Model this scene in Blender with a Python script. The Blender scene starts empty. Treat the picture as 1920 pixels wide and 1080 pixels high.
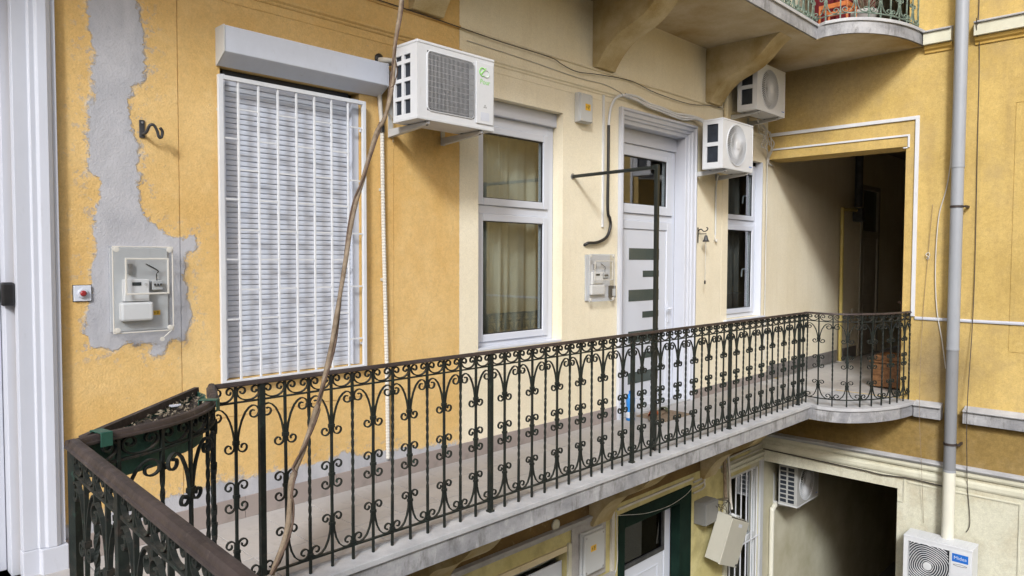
import bpy, bmesh, math, random
from mathutils import Vector, Matrix
from mathutils import noise as mnoise
random.seed(7)
S = bpy.context.scene
COL = S.collection
PI = math.pi

# ---------------------------------------------------------------- camera
EYE = Vector((0, 0, 1.65))
YAW, PITCH, ROLL, FPX = .773776, -.0400542, .00348918, 1343.03
fw = Vector((math.cos(YAW)*math.cos(PITCH), math.sin(YAW)*math.cos(PITCH), math.sin(PITCH)))
rt = Vector((math.sin(YAW), -math.cos(YAW), 0))
up = rt.cross(fw)
r2 = rt*math.cos(ROLL) + up*math.sin(ROLL)
u2 = up*math.cos(ROLL) - rt*math.sin(ROLL)
cam = bpy.data.cameras.new('camera'); cam_o = bpy.data.objects.new('camera', cam); COL.objects.link(cam_o)
cam.sensor_width = 36; cam.lens = FPX/1920*36; cam.clip_start = .05; cam.clip_end = 500
M = Matrix((r2, u2, -fw)).transposed().to_4x4(); M.translation = EYE
cam_o.matrix_world = M
S.camera = cam_o

# ---------------------------------------------------------------- sky and sun (soft light from behind the viewer, over the courtyard)
SUN = Vector((-1, -.67, .80)).normalized()
w = bpy.data.worlds.new('World'); S.world = w; w.use_nodes = True
nt = w.node_tree
sky = nt.nodes.new('ShaderNodeTexSky'); sky.sky_type = 'NISHITA'; sky.sun_disc = False
sky.sun_elevation = math.asin(SUN.z); sky.sun_rotation = math.atan2(SUN.x, SUN.y)
sky.altitude = 100; sky.air_density = 1.0; sky.dust_density = 3.0; sky.ozone_density = 1.0
nt.links.new(sky.outputs[0], nt.nodes['Background'].inputs[0])
nt.nodes['Background'].inputs[1].default_value = .10
sl = bpy.data.lights.new('sun', 'SUN'); sl.energy = 1.5; sl.angle = math.radians(10); sl.color = (.90, .95, 1)
so = bpy.data.objects.new('sun', sl); COL.objects.link(so)
so.rotation_euler = SUN.to_track_quat('Z', 'Y').to_euler()
S.cycles.max_bounces = 8; S.cycles.diffuse_bounces = 3
S.view_settings.view_transform = 'Standard'; S.view_settings.look = 'None'
S.view_settings.exposure = 1.08; S.view_settings.gamma = 1; S.view_settings.use_curve_mapping = False

# ---------------------------------------------------------------- reference planes (metres)
YW = 4.33      # face of the long gallery wall
XR = 9.35      # face of the side wall across the court
YR = 3.33      # centre line of the long railing
ZU = 4.30      # storey height

# ---------------------------------------------------------------- node helpers
class NT:
    def __init__(s, name):
        s.m = bpy.data.materials.new(name); s.m.use_nodes = True
        s.t = s.m.node_tree; s.b = s.t.nodes['Principled BSDF']; s.out = s.t.nodes['Material Output']
        s.tc = s.n('ShaderNodeTexCoord').outputs['Object']
    def n(s, typ, **k):
        x = s.t.nodes.new(typ)
        for a, v in k.items(): setattr(x, a, v)
        return x
    def put(s, sock, v):
        if isinstance(v, bpy.types.NodeSocket): s.t.links.new(v, sock)
        elif isinstance(v, (tuple, list)) and sock.type == 'RGBA': sock.default_value = (*v[:3], 1)
        else: sock.default_value = v
    def noise(s, scale, detail=4, rough=.55, vec=None, dist=0, stretch=None):
        x = s.n('ShaderNodeTexNoise'); v = vec or s.tc
        if stretch:
            mp = s.n('ShaderNodeMapping'); s.t.links.new(v, mp.inputs[0]); mp.inputs['Scale'].default_value = stretch; v = mp.outputs[0]
        s.t.links.new(v, x.inputs['Vector'])
        x.inputs['Scale'].default_value = scale; x.inputs['Detail'].default_value = detail
        x.inputs['Roughness'].default_value = rough; x.inputs['Distortion'].default_value = dist
        return x.outputs[0]
    def math(s, op, a, b=0., c=None, clamp=False):
        x = s.n('ShaderNodeMath', operation=op, use_clamp=clamp)
        s.put(x.inputs[0], a); s.put(x.inputs[1], b)
        if c is not None: s.put(x.inputs[2], c)
        return x.outputs[0]
    def ramp(s, fac, *stops, interp='LINEAR'):
        x = s.n('ShaderNodeValToRGB'); s.t.links.new(fac, x.inputs[0]); e = x.color_ramp.elements; x.color_ramp.interpolation = interp
        while len(e) < len(stops): e.new(.5)
        for i, (p, c) in enumerate(stops):
            e[i].position = p; e[i].color = (*c, 1) if isinstance(c, tuple) else (c, c, c, 1)
        return x.outputs[0]
    def mix(s, fac, a, b, mode='MIX'):
        x = s.n('ShaderNodeMix', data_type='RGBA', blend_type=mode)
        s.put(x.inputs[0], fac); s.put(x.inputs[6], a); s.put(x.inputs[7], b)
        return x.outputs[2]
    def step(s, v, at, soft):
        x = s.n('ShaderNodeMapRange', clamp=True); s.put(x.inputs[0], v)
        x.inputs[1].default_value = at-soft; x.inputs[2].default_value = at+soft
        return x.outputs[0]
    def sep(s):
        x = s.n('ShaderNodeSeparateXYZ'); s.t.links.new(s.tc, x.inputs[0]); return x.outputs
    def attr(s, name):
        x = s.n('ShaderNodeAttribute', attribute_name=name); return x.outputs['Fac']
    def crack(s, scale, width, warp=.25):
        nz = s.n('ShaderNodeTexNoise'); s.t.links.new(s.tc, nz.inputs['Vector']); nz.inputs['Scale'].default_value = 4; nz.inputs['Detail'].default_value = 6
        sc = s.n('ShaderNodeVectorMath', operation='SCALE'); s.t.links.new(nz.outputs['Color'], sc.inputs[0]); sc.inputs['Scale'].default_value = warp
        ad = s.n('ShaderNodeVectorMath', operation='ADD'); s.t.links.new(s.tc, ad.inputs[0]); s.t.links.new(sc.outputs[0], ad.inputs[1])
        v = s.n('ShaderNodeTexVoronoi', feature='DISTANCE_TO_EDGE'); s.t.links.new(ad.outputs[0], v.inputs['Vector']); v.inputs['Scale'].default_value = scale
        return s.math('SUBTRACT', 1., s.step(v.outputs['Distance'], width, width*.6))
    def bump(s, h, strength=.3, dist=.004, normal=None):
        x = s.n('ShaderNodeBump'); s.put(x.inputs['Height'], h); x.inputs['Strength'].default_value = strength; x.inputs['Distance'].default_value = dist
        if normal: s.t.links.new(normal, x.inputs['Normal'])
        return x.outputs[0]
    def fin(s, col, rough=.7, bump=None, metal=0, spec=.5):
        s.put(s.b.inputs['Base Color'], col); s.put(s.b.inputs['Roughness'], rough); s.put(s.b.inputs['Metallic'], metal)
        s.b.inputs['Specular IOR Level'].default_value = spec
        if bump is not None: s.t.links.new(bump, s.b.inputs['Normal'])
        return s.m

MAT = {}
def surf(name, c1, c2, scale=6, rough=.6, bs=60, bstr=.15, spec=.5, metal=0, fine=.06, stretch=None):
    """two-tone paint or stone: broad noise between c1 and c2, fine speckle, fine relief"""
    a = NT(name)
    f = a.ramp(a.noise(scale, 6, .6, stretch=stretch), (.32, 0.), (.68, 1.))
    col = a.mix(f, c1, c2)
    sp = a.noise(bs*1.7, 2, .5)
    col = a.mix(fine*4, col, a.ramp(sp, (.25, .55), (.75, 1.0)), 'MULTIPLY')
    MAT[name] = a.fin(col, rough, a.bump(a.noise(bs, 4, .6, stretch=stretch), bstr, .004), metal, spec)
    return MAT[name]

# ---- wall paints
def wall_material():
    a = NT('gallery_wall_paint'); X, Y, Z = a.sep()
    n1 = a.noise(1.3, 7, .62); n2 = a.noise(9, 6, .65); n3 = a.noise(85, 3, .6); nv = a.noise(2.0, 7, .6, stretch=(3.0, 1, .22))
    org = a.mix(a.ramp(n1, (.30, 0.), (.70, 1.)), (.63, .405, .145), (.75, .53, .24))
    org = a.mix(a.math('MULTIPLY', a.ramp(nv, (.42, 0.), (.72, 1.)), .45), org, (.68, .425, .15))
    org = a.mix(a.math('MULTIPLY', a.ramp(n2, (.52, 0.), (.74, 1.)), .30), org, (.78, .60, .32))
    org = a.mix(a.math('MULTIPLY', a.ramp(a.noise(.9, 7, .6, stretch=(1.6, 1, .8)), (.50, 0.), (.68, 1.)), .55), org, (.58, .335, .095))
    # paint worn to pale dust and small grey spots
    worn = a.math('MULTIPLY', a.ramp(a.noise(48, 3, .7), (.66, 0.), (.70, 1.)), a.ramp(a.noise(3.1, 5, .6), (.50, 0.), (.66, 1.)))
    org = a.mix(a.math('MULTIPLY', worn, .75), org, (.40, .31, .22))
    # scaling near the repair: the 'patch' attribute is the distance to the mortar repair
    d = a.attr('patch')
    near = a.math('MULTIPLY', a.math('SUBTRACT', 1.0, a.step(d, .075, .07)), a.ramp(a.noise(26, 5, .7), (.57, 0.), (.61, 1.)))
    org = a.mix(a.math('MULTIPLY', near, .8), org, (.40, .35, .31))
    crm = a.mix(a.ramp(n1, (.3, 0.), (.7, 1.)), (.76, .675, .495), (.83, .755, .59))
    crm = a.mix(a.math('MULTIPLY', a.ramp(nv, (.45, 0.), (.75, 1.)), .30), crm, (.69, .605, .43))
    edge = a.math('ADD', X, a.math('MULTIPLY', a.math('SUBTRACT', a.noise(30, 3), .5), .012))
    col = a.mix(a.step(edge, 3.825, .003), org, crm)
    col = a.mix(.20, col, a.ramp(a.noise(110, 3, .7), (.32, .60), (.62, 1.15)), 'MULTIPLY')
    col = a.mix(a.math('ADD', .10, a.math('MULTIPLY', a.math('SUBTRACT', 1., a.step(X, 3.825, .01)), .16)), col, a.ramp(a.noise(38, 5, .75), (.36, .68), (.58, 1.13)), 'MULTIPLY')
    # mortar
    wob = a.math('MULTIPLY', a.math('SUBTRACT', a.noise(11, 8, .72), .5), .16)
    wob2 = a.math('MULTIPLY', a.math('SUBTRACT', a.noise(55, 5, .7), .5), .035)
    ins = a.math('SUBTRACT', 1.0, a.step(a.math('ADD', a.math('ADD', d, wob), wob2), 0., .006))
    mor = a.mix(a.ramp(a.noise(5, 8, .65, stretch=(1, 1, .5), dist=.6), (.28, 0.), (.72, 1.)), (.36, .36, .385), (.52, .515, .535))
    mor = a.mix(a.math('MULTIPLY', a.ramp(a.noise(46, 4, .7), (.58, 0.), (.72, 1.)), .3), mor, (.28, .28, .29))
    drip = a.math('MULTIPLY', a.ramp(a.noise(1.0, 7, .65, stretch=(6, 6, .35)), (.53, 0.), (.72, 1.)), a.ramp(a.noise(.7, 4, .5), (.40, 0.), (.62, 1.)))
    ck = a.math('MULTIPLY', a.crack(1.1, .0025), a.ramp(a.noise(.8, 3, .5), (.50, 0.), (.58, 1.)))
    col = a.mix(a.math('MULTIPLY', drip, .16), col, (.36, .235, .10))
    col = a.mix(a.math('MULTIPLY', a.math('MULTIPLY', ck, a.math('SUBTRACT', 1., a.step(X, 3.8, .01))), .16), col, (.22, .15, .08))
    halo = a.math('SUBTRACT', 1.0, a.step(a.math('ADD', a.math('ADD', d, wob), a.math('MULTIPLY', wob2, 2.2)), .016, .008))
    col = a.mix(a.math('MULTIPLY', halo, a.ramp(a.noise(7, 5, .7), (.42, .0), (.62, .8))), col, (.62, .53, .41))
    col = a.mix(ins, col, mor)
    h = a.math('ADD', a.math('MULTIPLY', n3, .6), a.math('MULTIPLY', n2, .9))
    h = a.math('ADD', h, a.math('MULTIPLY', ins, 1.6))
    MAT['wall'] = a.fin(col, .88, a.bump(h, .6, .009), spec=.25)
def ochre_material():
    a = NT('side_wall_paint'); X, Y, Z = a.sep()
    n1 = a.noise(1.1, 8, .65); n2 = a.noise(14, 6, .65); nv = a.noise(2.0, 8, .65, stretch=(1, 2.6, .22))
    c = a.mix(a.ramp(n1, (.30, 0.), (.70, 1.)), (.47, .325, .10), (.63, .455, .17))
    c = a.mix(a.math('MULTIPLY', a.ramp(nv, (.46, 0.), (.74, 1.)), .42), c, (.38, .26, .10))
    c = a.mix(a.math('MULTIPLY', a.ramp(n2, (.60, 0.), (.74, 1.)), .4), c, (.74, .56, .24))
    # grime that settled over the floor band, with its own ragged outline
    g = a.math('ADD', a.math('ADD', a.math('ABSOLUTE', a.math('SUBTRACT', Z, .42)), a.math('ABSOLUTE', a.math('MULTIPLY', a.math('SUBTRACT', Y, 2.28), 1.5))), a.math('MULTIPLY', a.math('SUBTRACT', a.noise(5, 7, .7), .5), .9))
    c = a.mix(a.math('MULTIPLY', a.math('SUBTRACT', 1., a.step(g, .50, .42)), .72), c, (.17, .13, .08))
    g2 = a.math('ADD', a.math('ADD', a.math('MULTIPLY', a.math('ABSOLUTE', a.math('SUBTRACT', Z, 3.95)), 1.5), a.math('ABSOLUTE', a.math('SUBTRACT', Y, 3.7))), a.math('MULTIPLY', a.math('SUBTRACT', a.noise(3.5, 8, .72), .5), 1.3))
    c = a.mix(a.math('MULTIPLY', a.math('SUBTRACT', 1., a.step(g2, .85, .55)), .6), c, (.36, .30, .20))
    drip = a.math('MULTIPLY', a.ramp(a.noise(1.0, 7, .65, stretch=(6, 6, .35)), (.53, 0.), (.72, 1.)), a.ramp(a.noise(.7, 4, .5), (.40, 0.), (.62, 1.)))
    ck = a.math('MULTIPLY', a.crack(1.1, .0025), a.ramp(a.noise(.8, 3, .5), (.50, 0.), (.58, 1.)))
    c = a.mix(a.math('MULTIPLY', drip, .36), c, (.27, .19, .09))
    c = a.mix(a.math('MULTIPLY', ck, .22), c, (.16, .11, .06))
    low = a.mix(a.ramp(n1, (.3, 0.), (.7, 1.)), (.56, .545, .42), (.68, .66, .54))
    low = a.mix(a.math('MULTIPLY', a.ramp(nv, (.5, 0.), (.75, 1.)), .5), low, (.46, .44, .33))
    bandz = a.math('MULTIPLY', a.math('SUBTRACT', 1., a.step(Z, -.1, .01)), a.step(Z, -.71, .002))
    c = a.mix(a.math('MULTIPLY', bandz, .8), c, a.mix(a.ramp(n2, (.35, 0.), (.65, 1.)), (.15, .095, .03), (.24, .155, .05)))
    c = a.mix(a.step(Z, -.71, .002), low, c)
    c = a.mix(.26, c, a.ramp(a.noise(95, 3, .7), (.32, .55), (.62, 1.15)), 'MULTIPLY')
    c = a.mix(.28, c, a.ramp(a.noise(24, 6, .78), (.36, .62), (.58, 1.15)), 'MULTIPLY')
    c = a.mix(a.math('MULTIPLY', a.ramp(a.noise(2.1, 8, .7), (.50, 0.), (.70, 1.)), .45), c, (.36, .27, .14))
    h = a.math('ADD', a.math('MULTIPLY', a.noise(70, 4, .65), .7), a.math('MULTIPLY', n2, .9))
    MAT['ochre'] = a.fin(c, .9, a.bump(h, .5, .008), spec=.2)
def ground_wall_material():
    a = NT('ground_floor_paint'); X, Y, Z = a.sep()
    n1 = a.noise(1.6, 8, .65); n2 = a.noise(12, 6, .7)
    up_ = a.mix(a.ramp(n1, (.35, 0.), (.65, 1.)), (.11, .068, .026), (.19, .12, .045))  # brown upper band, its colour darkened to carry the gallery's shadow
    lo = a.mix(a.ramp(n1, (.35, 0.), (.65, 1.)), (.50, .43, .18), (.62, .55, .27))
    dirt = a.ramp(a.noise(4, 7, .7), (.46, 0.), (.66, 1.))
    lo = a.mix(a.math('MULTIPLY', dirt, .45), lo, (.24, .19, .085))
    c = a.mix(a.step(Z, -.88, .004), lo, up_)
    c = a.mix(a.math('MULTIPLY', a.ramp(n2, (.58, 0.), (.72, 1.)), .3), c, (.58, .48, .28))
    c = a.mix(a.step(X, 9.0, .05), c, a.mix(a.ramp(n1, (.35, 0.), (.65, 1.)), (.42, .39, .27), (.55, .52, .40)))
    MAT['gwall'] = a.fin(c, .9, a.bump(a.math('ADD', a.noise(75, 4, .6), n2), .45, .007), spec=.2)
wall_material(); ochre_material(); ground_wall_material()
surf('soffit', (.38, .27, .115), (.64, .56, .41), 1.3, .9, 40, .5, .2)
surf('console', (.40, .285, .11), (.68, .57, .36), 2.8, .9, 85, 1.0, .2, fine=.13)
surf('cream_paint', (.67, .56, .35), (.75, .65, .44), 3, .85, 80, .3, .25)
surf('ochre_trim', (.52, .33, .075), (.64, .43, .13), 4, .85, 80, .35, .25)
surf('court_trim', (.55, .53, .41), (.67, .65, .52), 4, .85, 80, .35, .25)
surf('mortar', (.36, .345, .33), (.50, .48, .46), 7, .92, 60, .5, .2)
def fascia_material():
    a = NT('slab_edge_stone')
    c = a.mix(a.ramp(a.noise(2.2, 8, .68, stretch=(1, 1, 1.5)), (.30, 0.), (.68, 1.)), (.16, .16, .17), (.42, .415, .42))
    c = a.mix(a.math('MULTIPLY', a.ramp(a.noise(9, 7, .7, stretch=(1.5, 1.5, .5)), (.55, 0.), (.70, 1.)), .6), c, (.52, .515, .51))
    c = a.mix(a.math('MULTIPLY', a.ramp(a.noise(5, 7, .72, stretch=(1.6, 1.6, .5)), (.52, 0.), (.62, 1.)), .75), c, (.15, .145, .14))
    MAT['fascia'] = a.fin(c, .82, a.bump(a.noise(45, 6, .65), .5, .006), spec=.3)
fascia_material()
surf('lip', (.36, .36, .37), (.52, .52, .525), 5, .7, 60, .35, .35)
surf('floor_concrete', (.31, .295, .275), (.44, .42, .40), 4, .85, 60, .3, .25)
surf('grout', (.50, .485, .47), (.58, .565, .55), 10, .9, 80, .3)
surf('court_floor', (.13, .125, .115), (.19, .18, .17), .8, .9, 30, .4)
def tile_material(name, c1, c2, c3):
    a = NT(name); oi = a.n('ShaderNodeObjectInfo').outputs['Random']
    c = a.mix(a.ramp(a.noise(2.4, 7, .65), (.3, 0.), (.7, 1.)), c1, c2)
    c = a.mix(a.math('MULTIPLY', oi, .35), c, c3)
    c = a.mix(a.math('MULTIPLY', a.ramp(a.noise(7, 7, .7), (.55, 0.), (.72, 1.)), .35), c, (.16, .145, .13))
    MAT[name] = a.fin(c, .55, a.bump(a.noise(70, 4), .10, .003), spec=.4)
tile_material('floor_tile', (.37, .35, .335), (.46, .435, .415), (.49, .465, .44))
tile_material('skirt_tile', (.27, .225, .205), (.335, .285, .26), (.36, .31, .285))
tile_material('skirt_stone', (.105, .095, .09), (.24, .22, .205), (.2, .18, .17))
# ---- joinery, plastic, metal
def white_material(name, c, rough, dirt=.25):
    a = NT(name)
    k = a.mix(a.math('MULTIPLY', a.ramp(a.noise(3.5, 7, .65), (.45, 0.), (.75, 1.)), dirt), c, tuple(x*.80 for x in c))
    k = a.mix(a.math('MULTIPLY', a.ramp(a.noise(28, 5, .7, stretch=(1, 1, .3)), (.60, 0.), (.72, 1.)), dirt*.8), k, tuple(x*y for x, y in zip(c, (.66, .63, .58))))
    MAT[name] = a.fin(k, rough, a.bump(a.noise(35, 3), .05, .002), spec=.5)
white_material('white_upvc', (.60, .625, .69), .32, .10)
white_material('white_paint', (.53, .545, .60), .42, .22)
white_material('shutter_white', (.56, .585, .65), .42, .5)
white_material('grille_white', (.64, .65, .67), .45, .5)
white_material('ac_white', (.63, .64, .66), .38, .4)
white_material('ac_grey', (.58, .59, .60), .4, .3)
white_material('bracket_white', (.52, .515, .50), .45, .45)
white_material('box_grey', (.52, .53, .53), .5, .35)
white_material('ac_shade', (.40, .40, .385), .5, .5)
white_material('meter_white', (.74, .74, .735), .4, .12)
white_material('box_dirty', (.20, .195, .18), .6, .6)
white_material('cabinet_beige', (.44, .42, .35), .55, .4)
white_material('pipe_dark', (.21, .215, .225), .5, .4)
white_material('pipe_grey', (.31, .325, .35), .42, .35)
white_material('pipe_cream', (.66, .64, .54), .5, .3)
white_material('cable_white', (.60, .575, .52), .55, .45)
surf('conduit', (.50, .46, .40), (.63, .60, .54), 9, .6, 80, .15)
surf('cable_dark', (.035, .03, .026), (.075, .06, .05), 20, .6, 60, .1)
surf('black_plastic', (.012, .012, .013), (.022, .021, .021), 15, .38, 60, .08)
surf('dark_metal', (.03, .03, .032), (.07, .07, .072), 12, .5, 60, .1)
surf('steel', (.30, .29, .28), (.42, .41, .40), 30, .42, 60, .1, metal=.6)
surf('tube_paint', (.008, .012, .011), (.02, .024, .021), 7, .42, 60, .15)
surf('rope', (.16, .115, .075), (.30, .235, .165), 30, .95, 160, .9, .15)
surf('rope_dark', (.085, .055, .04), (.16, .11, .08), 24, .95, 160, .9, .15)
surf('thread', (.42, .33, .20), (.55, .45, .30), 30, .9, 160, .4)
surf('wood', (.15, .065, .022), (.27, .13, .05), 3, .5, 40, .25, stretch=(1, 9, 9))
surf('wood_dark', (.045, .020, .010), (.085, .04, .02), 3, .55, 40, .25, stretch=(9, 9, 1))
surf('soil', (.018, .014, .011), (.06, .05, .042), 14, 1, 50, 1, .1)
surf('leaf_dead', (.13, .10, .065), (.27, .225, .16), 9, .9, 50, .3)
surf('leaf_green', (.05, .10, .025), (.10, .17, .05), 5, .6, 50, .3)
surf('clay', (.30, .13, .07), (.42, .2, .11), 8, .85, 60, .3)
surf('trough_green', (.014, .06, .042), (.03, .105, .075), 9, .55, 60, .3)
surf('clip_green', (.010, .06, .042), (.025, .105, .075), 9, .45, 60, .15)
surf('green_paint', (.003, .013, .009), (.007, .024, .016), 5, .75, 50, .3, .15)
surf('yellow_sticker', (.80, .46, .03), (.84, .52, .05), 9, .5, 50, .05)
surf('yellow_gas', (.58, .45, .12), (.68, .55, .2), 6, .5, 60, .15)
surf('copper', (.42, .2, .11), (.55, .28, .16), 9, .4, 50, .1, metal=.7)
surf('fin_dark', (.012, .017, .026), (.025, .032, .045), 12, .5, 80, .3)
surf('cavity', (.16, .165, .17), (.22, .225, .23), 6, .6, 50, .1)
surf('stripe_glass', (.055, .075, .072), (.075, .095, .09), 5, .12, 50, .02)
surf('logo_green', (.24, .60, .13), (.28, .64, .16), 9, .5, 50, .02)
surf('logo_pale', (.62, .70, .60), (.64, .72, .62), 9, .5, 50, .02)
surf('logo_blue', (.01, .13, .52), (.015, .16, .58), 9, .4, 50, .02)
surf('red_plastic', (.28, .02, .025), (.33, .03, .03), 9, .35, 50, .02)
surf('lcd', (.035, .045, .05), (.045, .055, .06), 9, .2, 50, .02)
surf('bottle_blue', (.02, .20, .60), (.03, .25, .68), 9, .3, 50, .02)
surf('mat_brown', (.22, .16, .11), (.33, .26, .19), 30, 1, 160, .8, .1)
surf('red_fabric', (.42, .06, .04), (.52, .16, .06), 12, .9, 90, .4, .2)
surf('olive_fabric', (.10, .11, .06), (.16, .17, .10), 12, .9, 90, .4, .2)
surf('maroon_cloth', (.10, .012, .016), (.18, .02, .028), 4, .9, 90, .4, .2, stretch=(6, 6, .5))
surf('orange_plastic', (.46, .13, .03), (.54, .17, .05), 6, .4, 50, .05)
surf('curtain', (.60, .575, .48), (.70, .675, .58), 3, .95, 120, .3, .1)
surf('curtain_dark', (.10, .10, .10), (.20, .19, .18), 3, .95, 120, .3, .1)
surf('room', (.20, .17, .13), (.26, .22, .17), 1, .95, 30, .2, .1)
surf('passage_paint', (.24, .185, .115), (.31, .245, .155), 2, .9, 70, .35, .2)
surf('door_dark', (.34, .30, .24), (.42, .38, .31), 5, .5, 50, .2)
def iron_material():
    a = NT('wrought_iron')
    c = a.mix(a.ramp(a.noise(7, 6, .65), (.36, 0.), (.66, 1.)), (.006, .008, .007), (.016, .022, .018))
    c = a.mix(a.math('MULTIPLY', a.ramp(a.noise(13, 7, .7), (.54, 0.), (.68, 1.)), .75), c, (.050, .034, .026))
    c = a.mix(a.math('MULTIPLY', a.ramp(a.noise(19, 6, .7), (.58, 0.), (.70, 1.)), .55), c, (.03, .075, .055))
    geo = a.n('ShaderNodeNewGeometry'); sp = a.n('ShaderNodeSeparateXYZ'); a.t.links.new(geo.outputs['Normal'], sp.inputs[0])
    dust = a.math('MULTIPLY', a.step(sp.outputs[2], .75, .2), a.ramp(a.noise(16, 4), (.35, 0.), (.7, 1.)))
    c = a.mix(a.math('MULTIPLY', dust, .3), c, (.16, .145, .125))
    MAT['iron'] = a.fin(c, a.ramp(a.noise(21, 4), (.3, .5), (.7, .8)), a.bump(a.noise(130, 4, .65), .35, .003), spec=.3)
    a = NT('handrail_paint')
    c = a.mix(a.ramp(a.noise(5, 8, .7), (.32, 0.), (.68, 1.)), (.024, .017, .015), (.058, .041, .036))
    c = a.mix(a.math('MULTIPLY', a.ramp(a.noise(30, 7, .75), (.58, 0.), (.70, 1.)), .5), c, (.17, .13, .105))
    MAT['handrail'] = a.fin(c, a.ramp(a.noise(18, 4), (.3, .42), (.7, .72)), a.bump(a.noise(60, 5, .65), .3, .003), spec=.45)
    a = NT('upper_iron')
    c = a.mix(a.ramp(a.noise(9, 6, .65), (.40, 0.), (.62, 1.)), (.10, .14, .11), (.20, .26, .21))
    c = a.mix(a.math('MULTIPLY', a.ramp(a.noise(13, 7, .7), (.52, 0.), (.66, 1.)), .8), c, (.035, .03, .026))
    MAT['upper_iron'] = a.fin(c, .6, a.bump(a.noise(130, 4, .65), .3, .003))
iron_material()
def glass_material(name, tint, k):
    a = NT(name); t = a.t
    tr = a.n('ShaderNodeBsdfTransparent'); tr.inputs[0].default_value = (*tint, 1)
    gl = a.n('ShaderNodeBsdfGlossy'); gl.inputs['Roughness'].default_value = .015; gl.inputs[0].default_value = (.95, .96, 1, 1)
    fr = a.n('ShaderNodeFresnel'); fr.inputs[0].default_value = 1.5
    mx = a.n('ShaderNodeMixShader'); ge = a.n('ShaderNodeNewGeometry'); t.links.new(a.math('MULTIPLY', a.math('MULTIPLY', fr.outputs[0], k, clamp=True), a.math('SUBTRACT', 1., ge.outputs['Backfacing'])), mx.inputs[0])
    t.links.new(tr.outputs[0], mx.inputs[1]); t.links.new(gl.outputs[0], mx.inputs[2]); t.links.new(mx.outputs[0], a.out.inputs[0])
    MAT[name] = a.m
glass_material('pane_glass', (.82, .85, .84), 2.6)
glass_material('clear_plastic', (.95, .955, .96), 1.3)
glass_material('dark_pane', (.14, .155, .15), .6)

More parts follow.
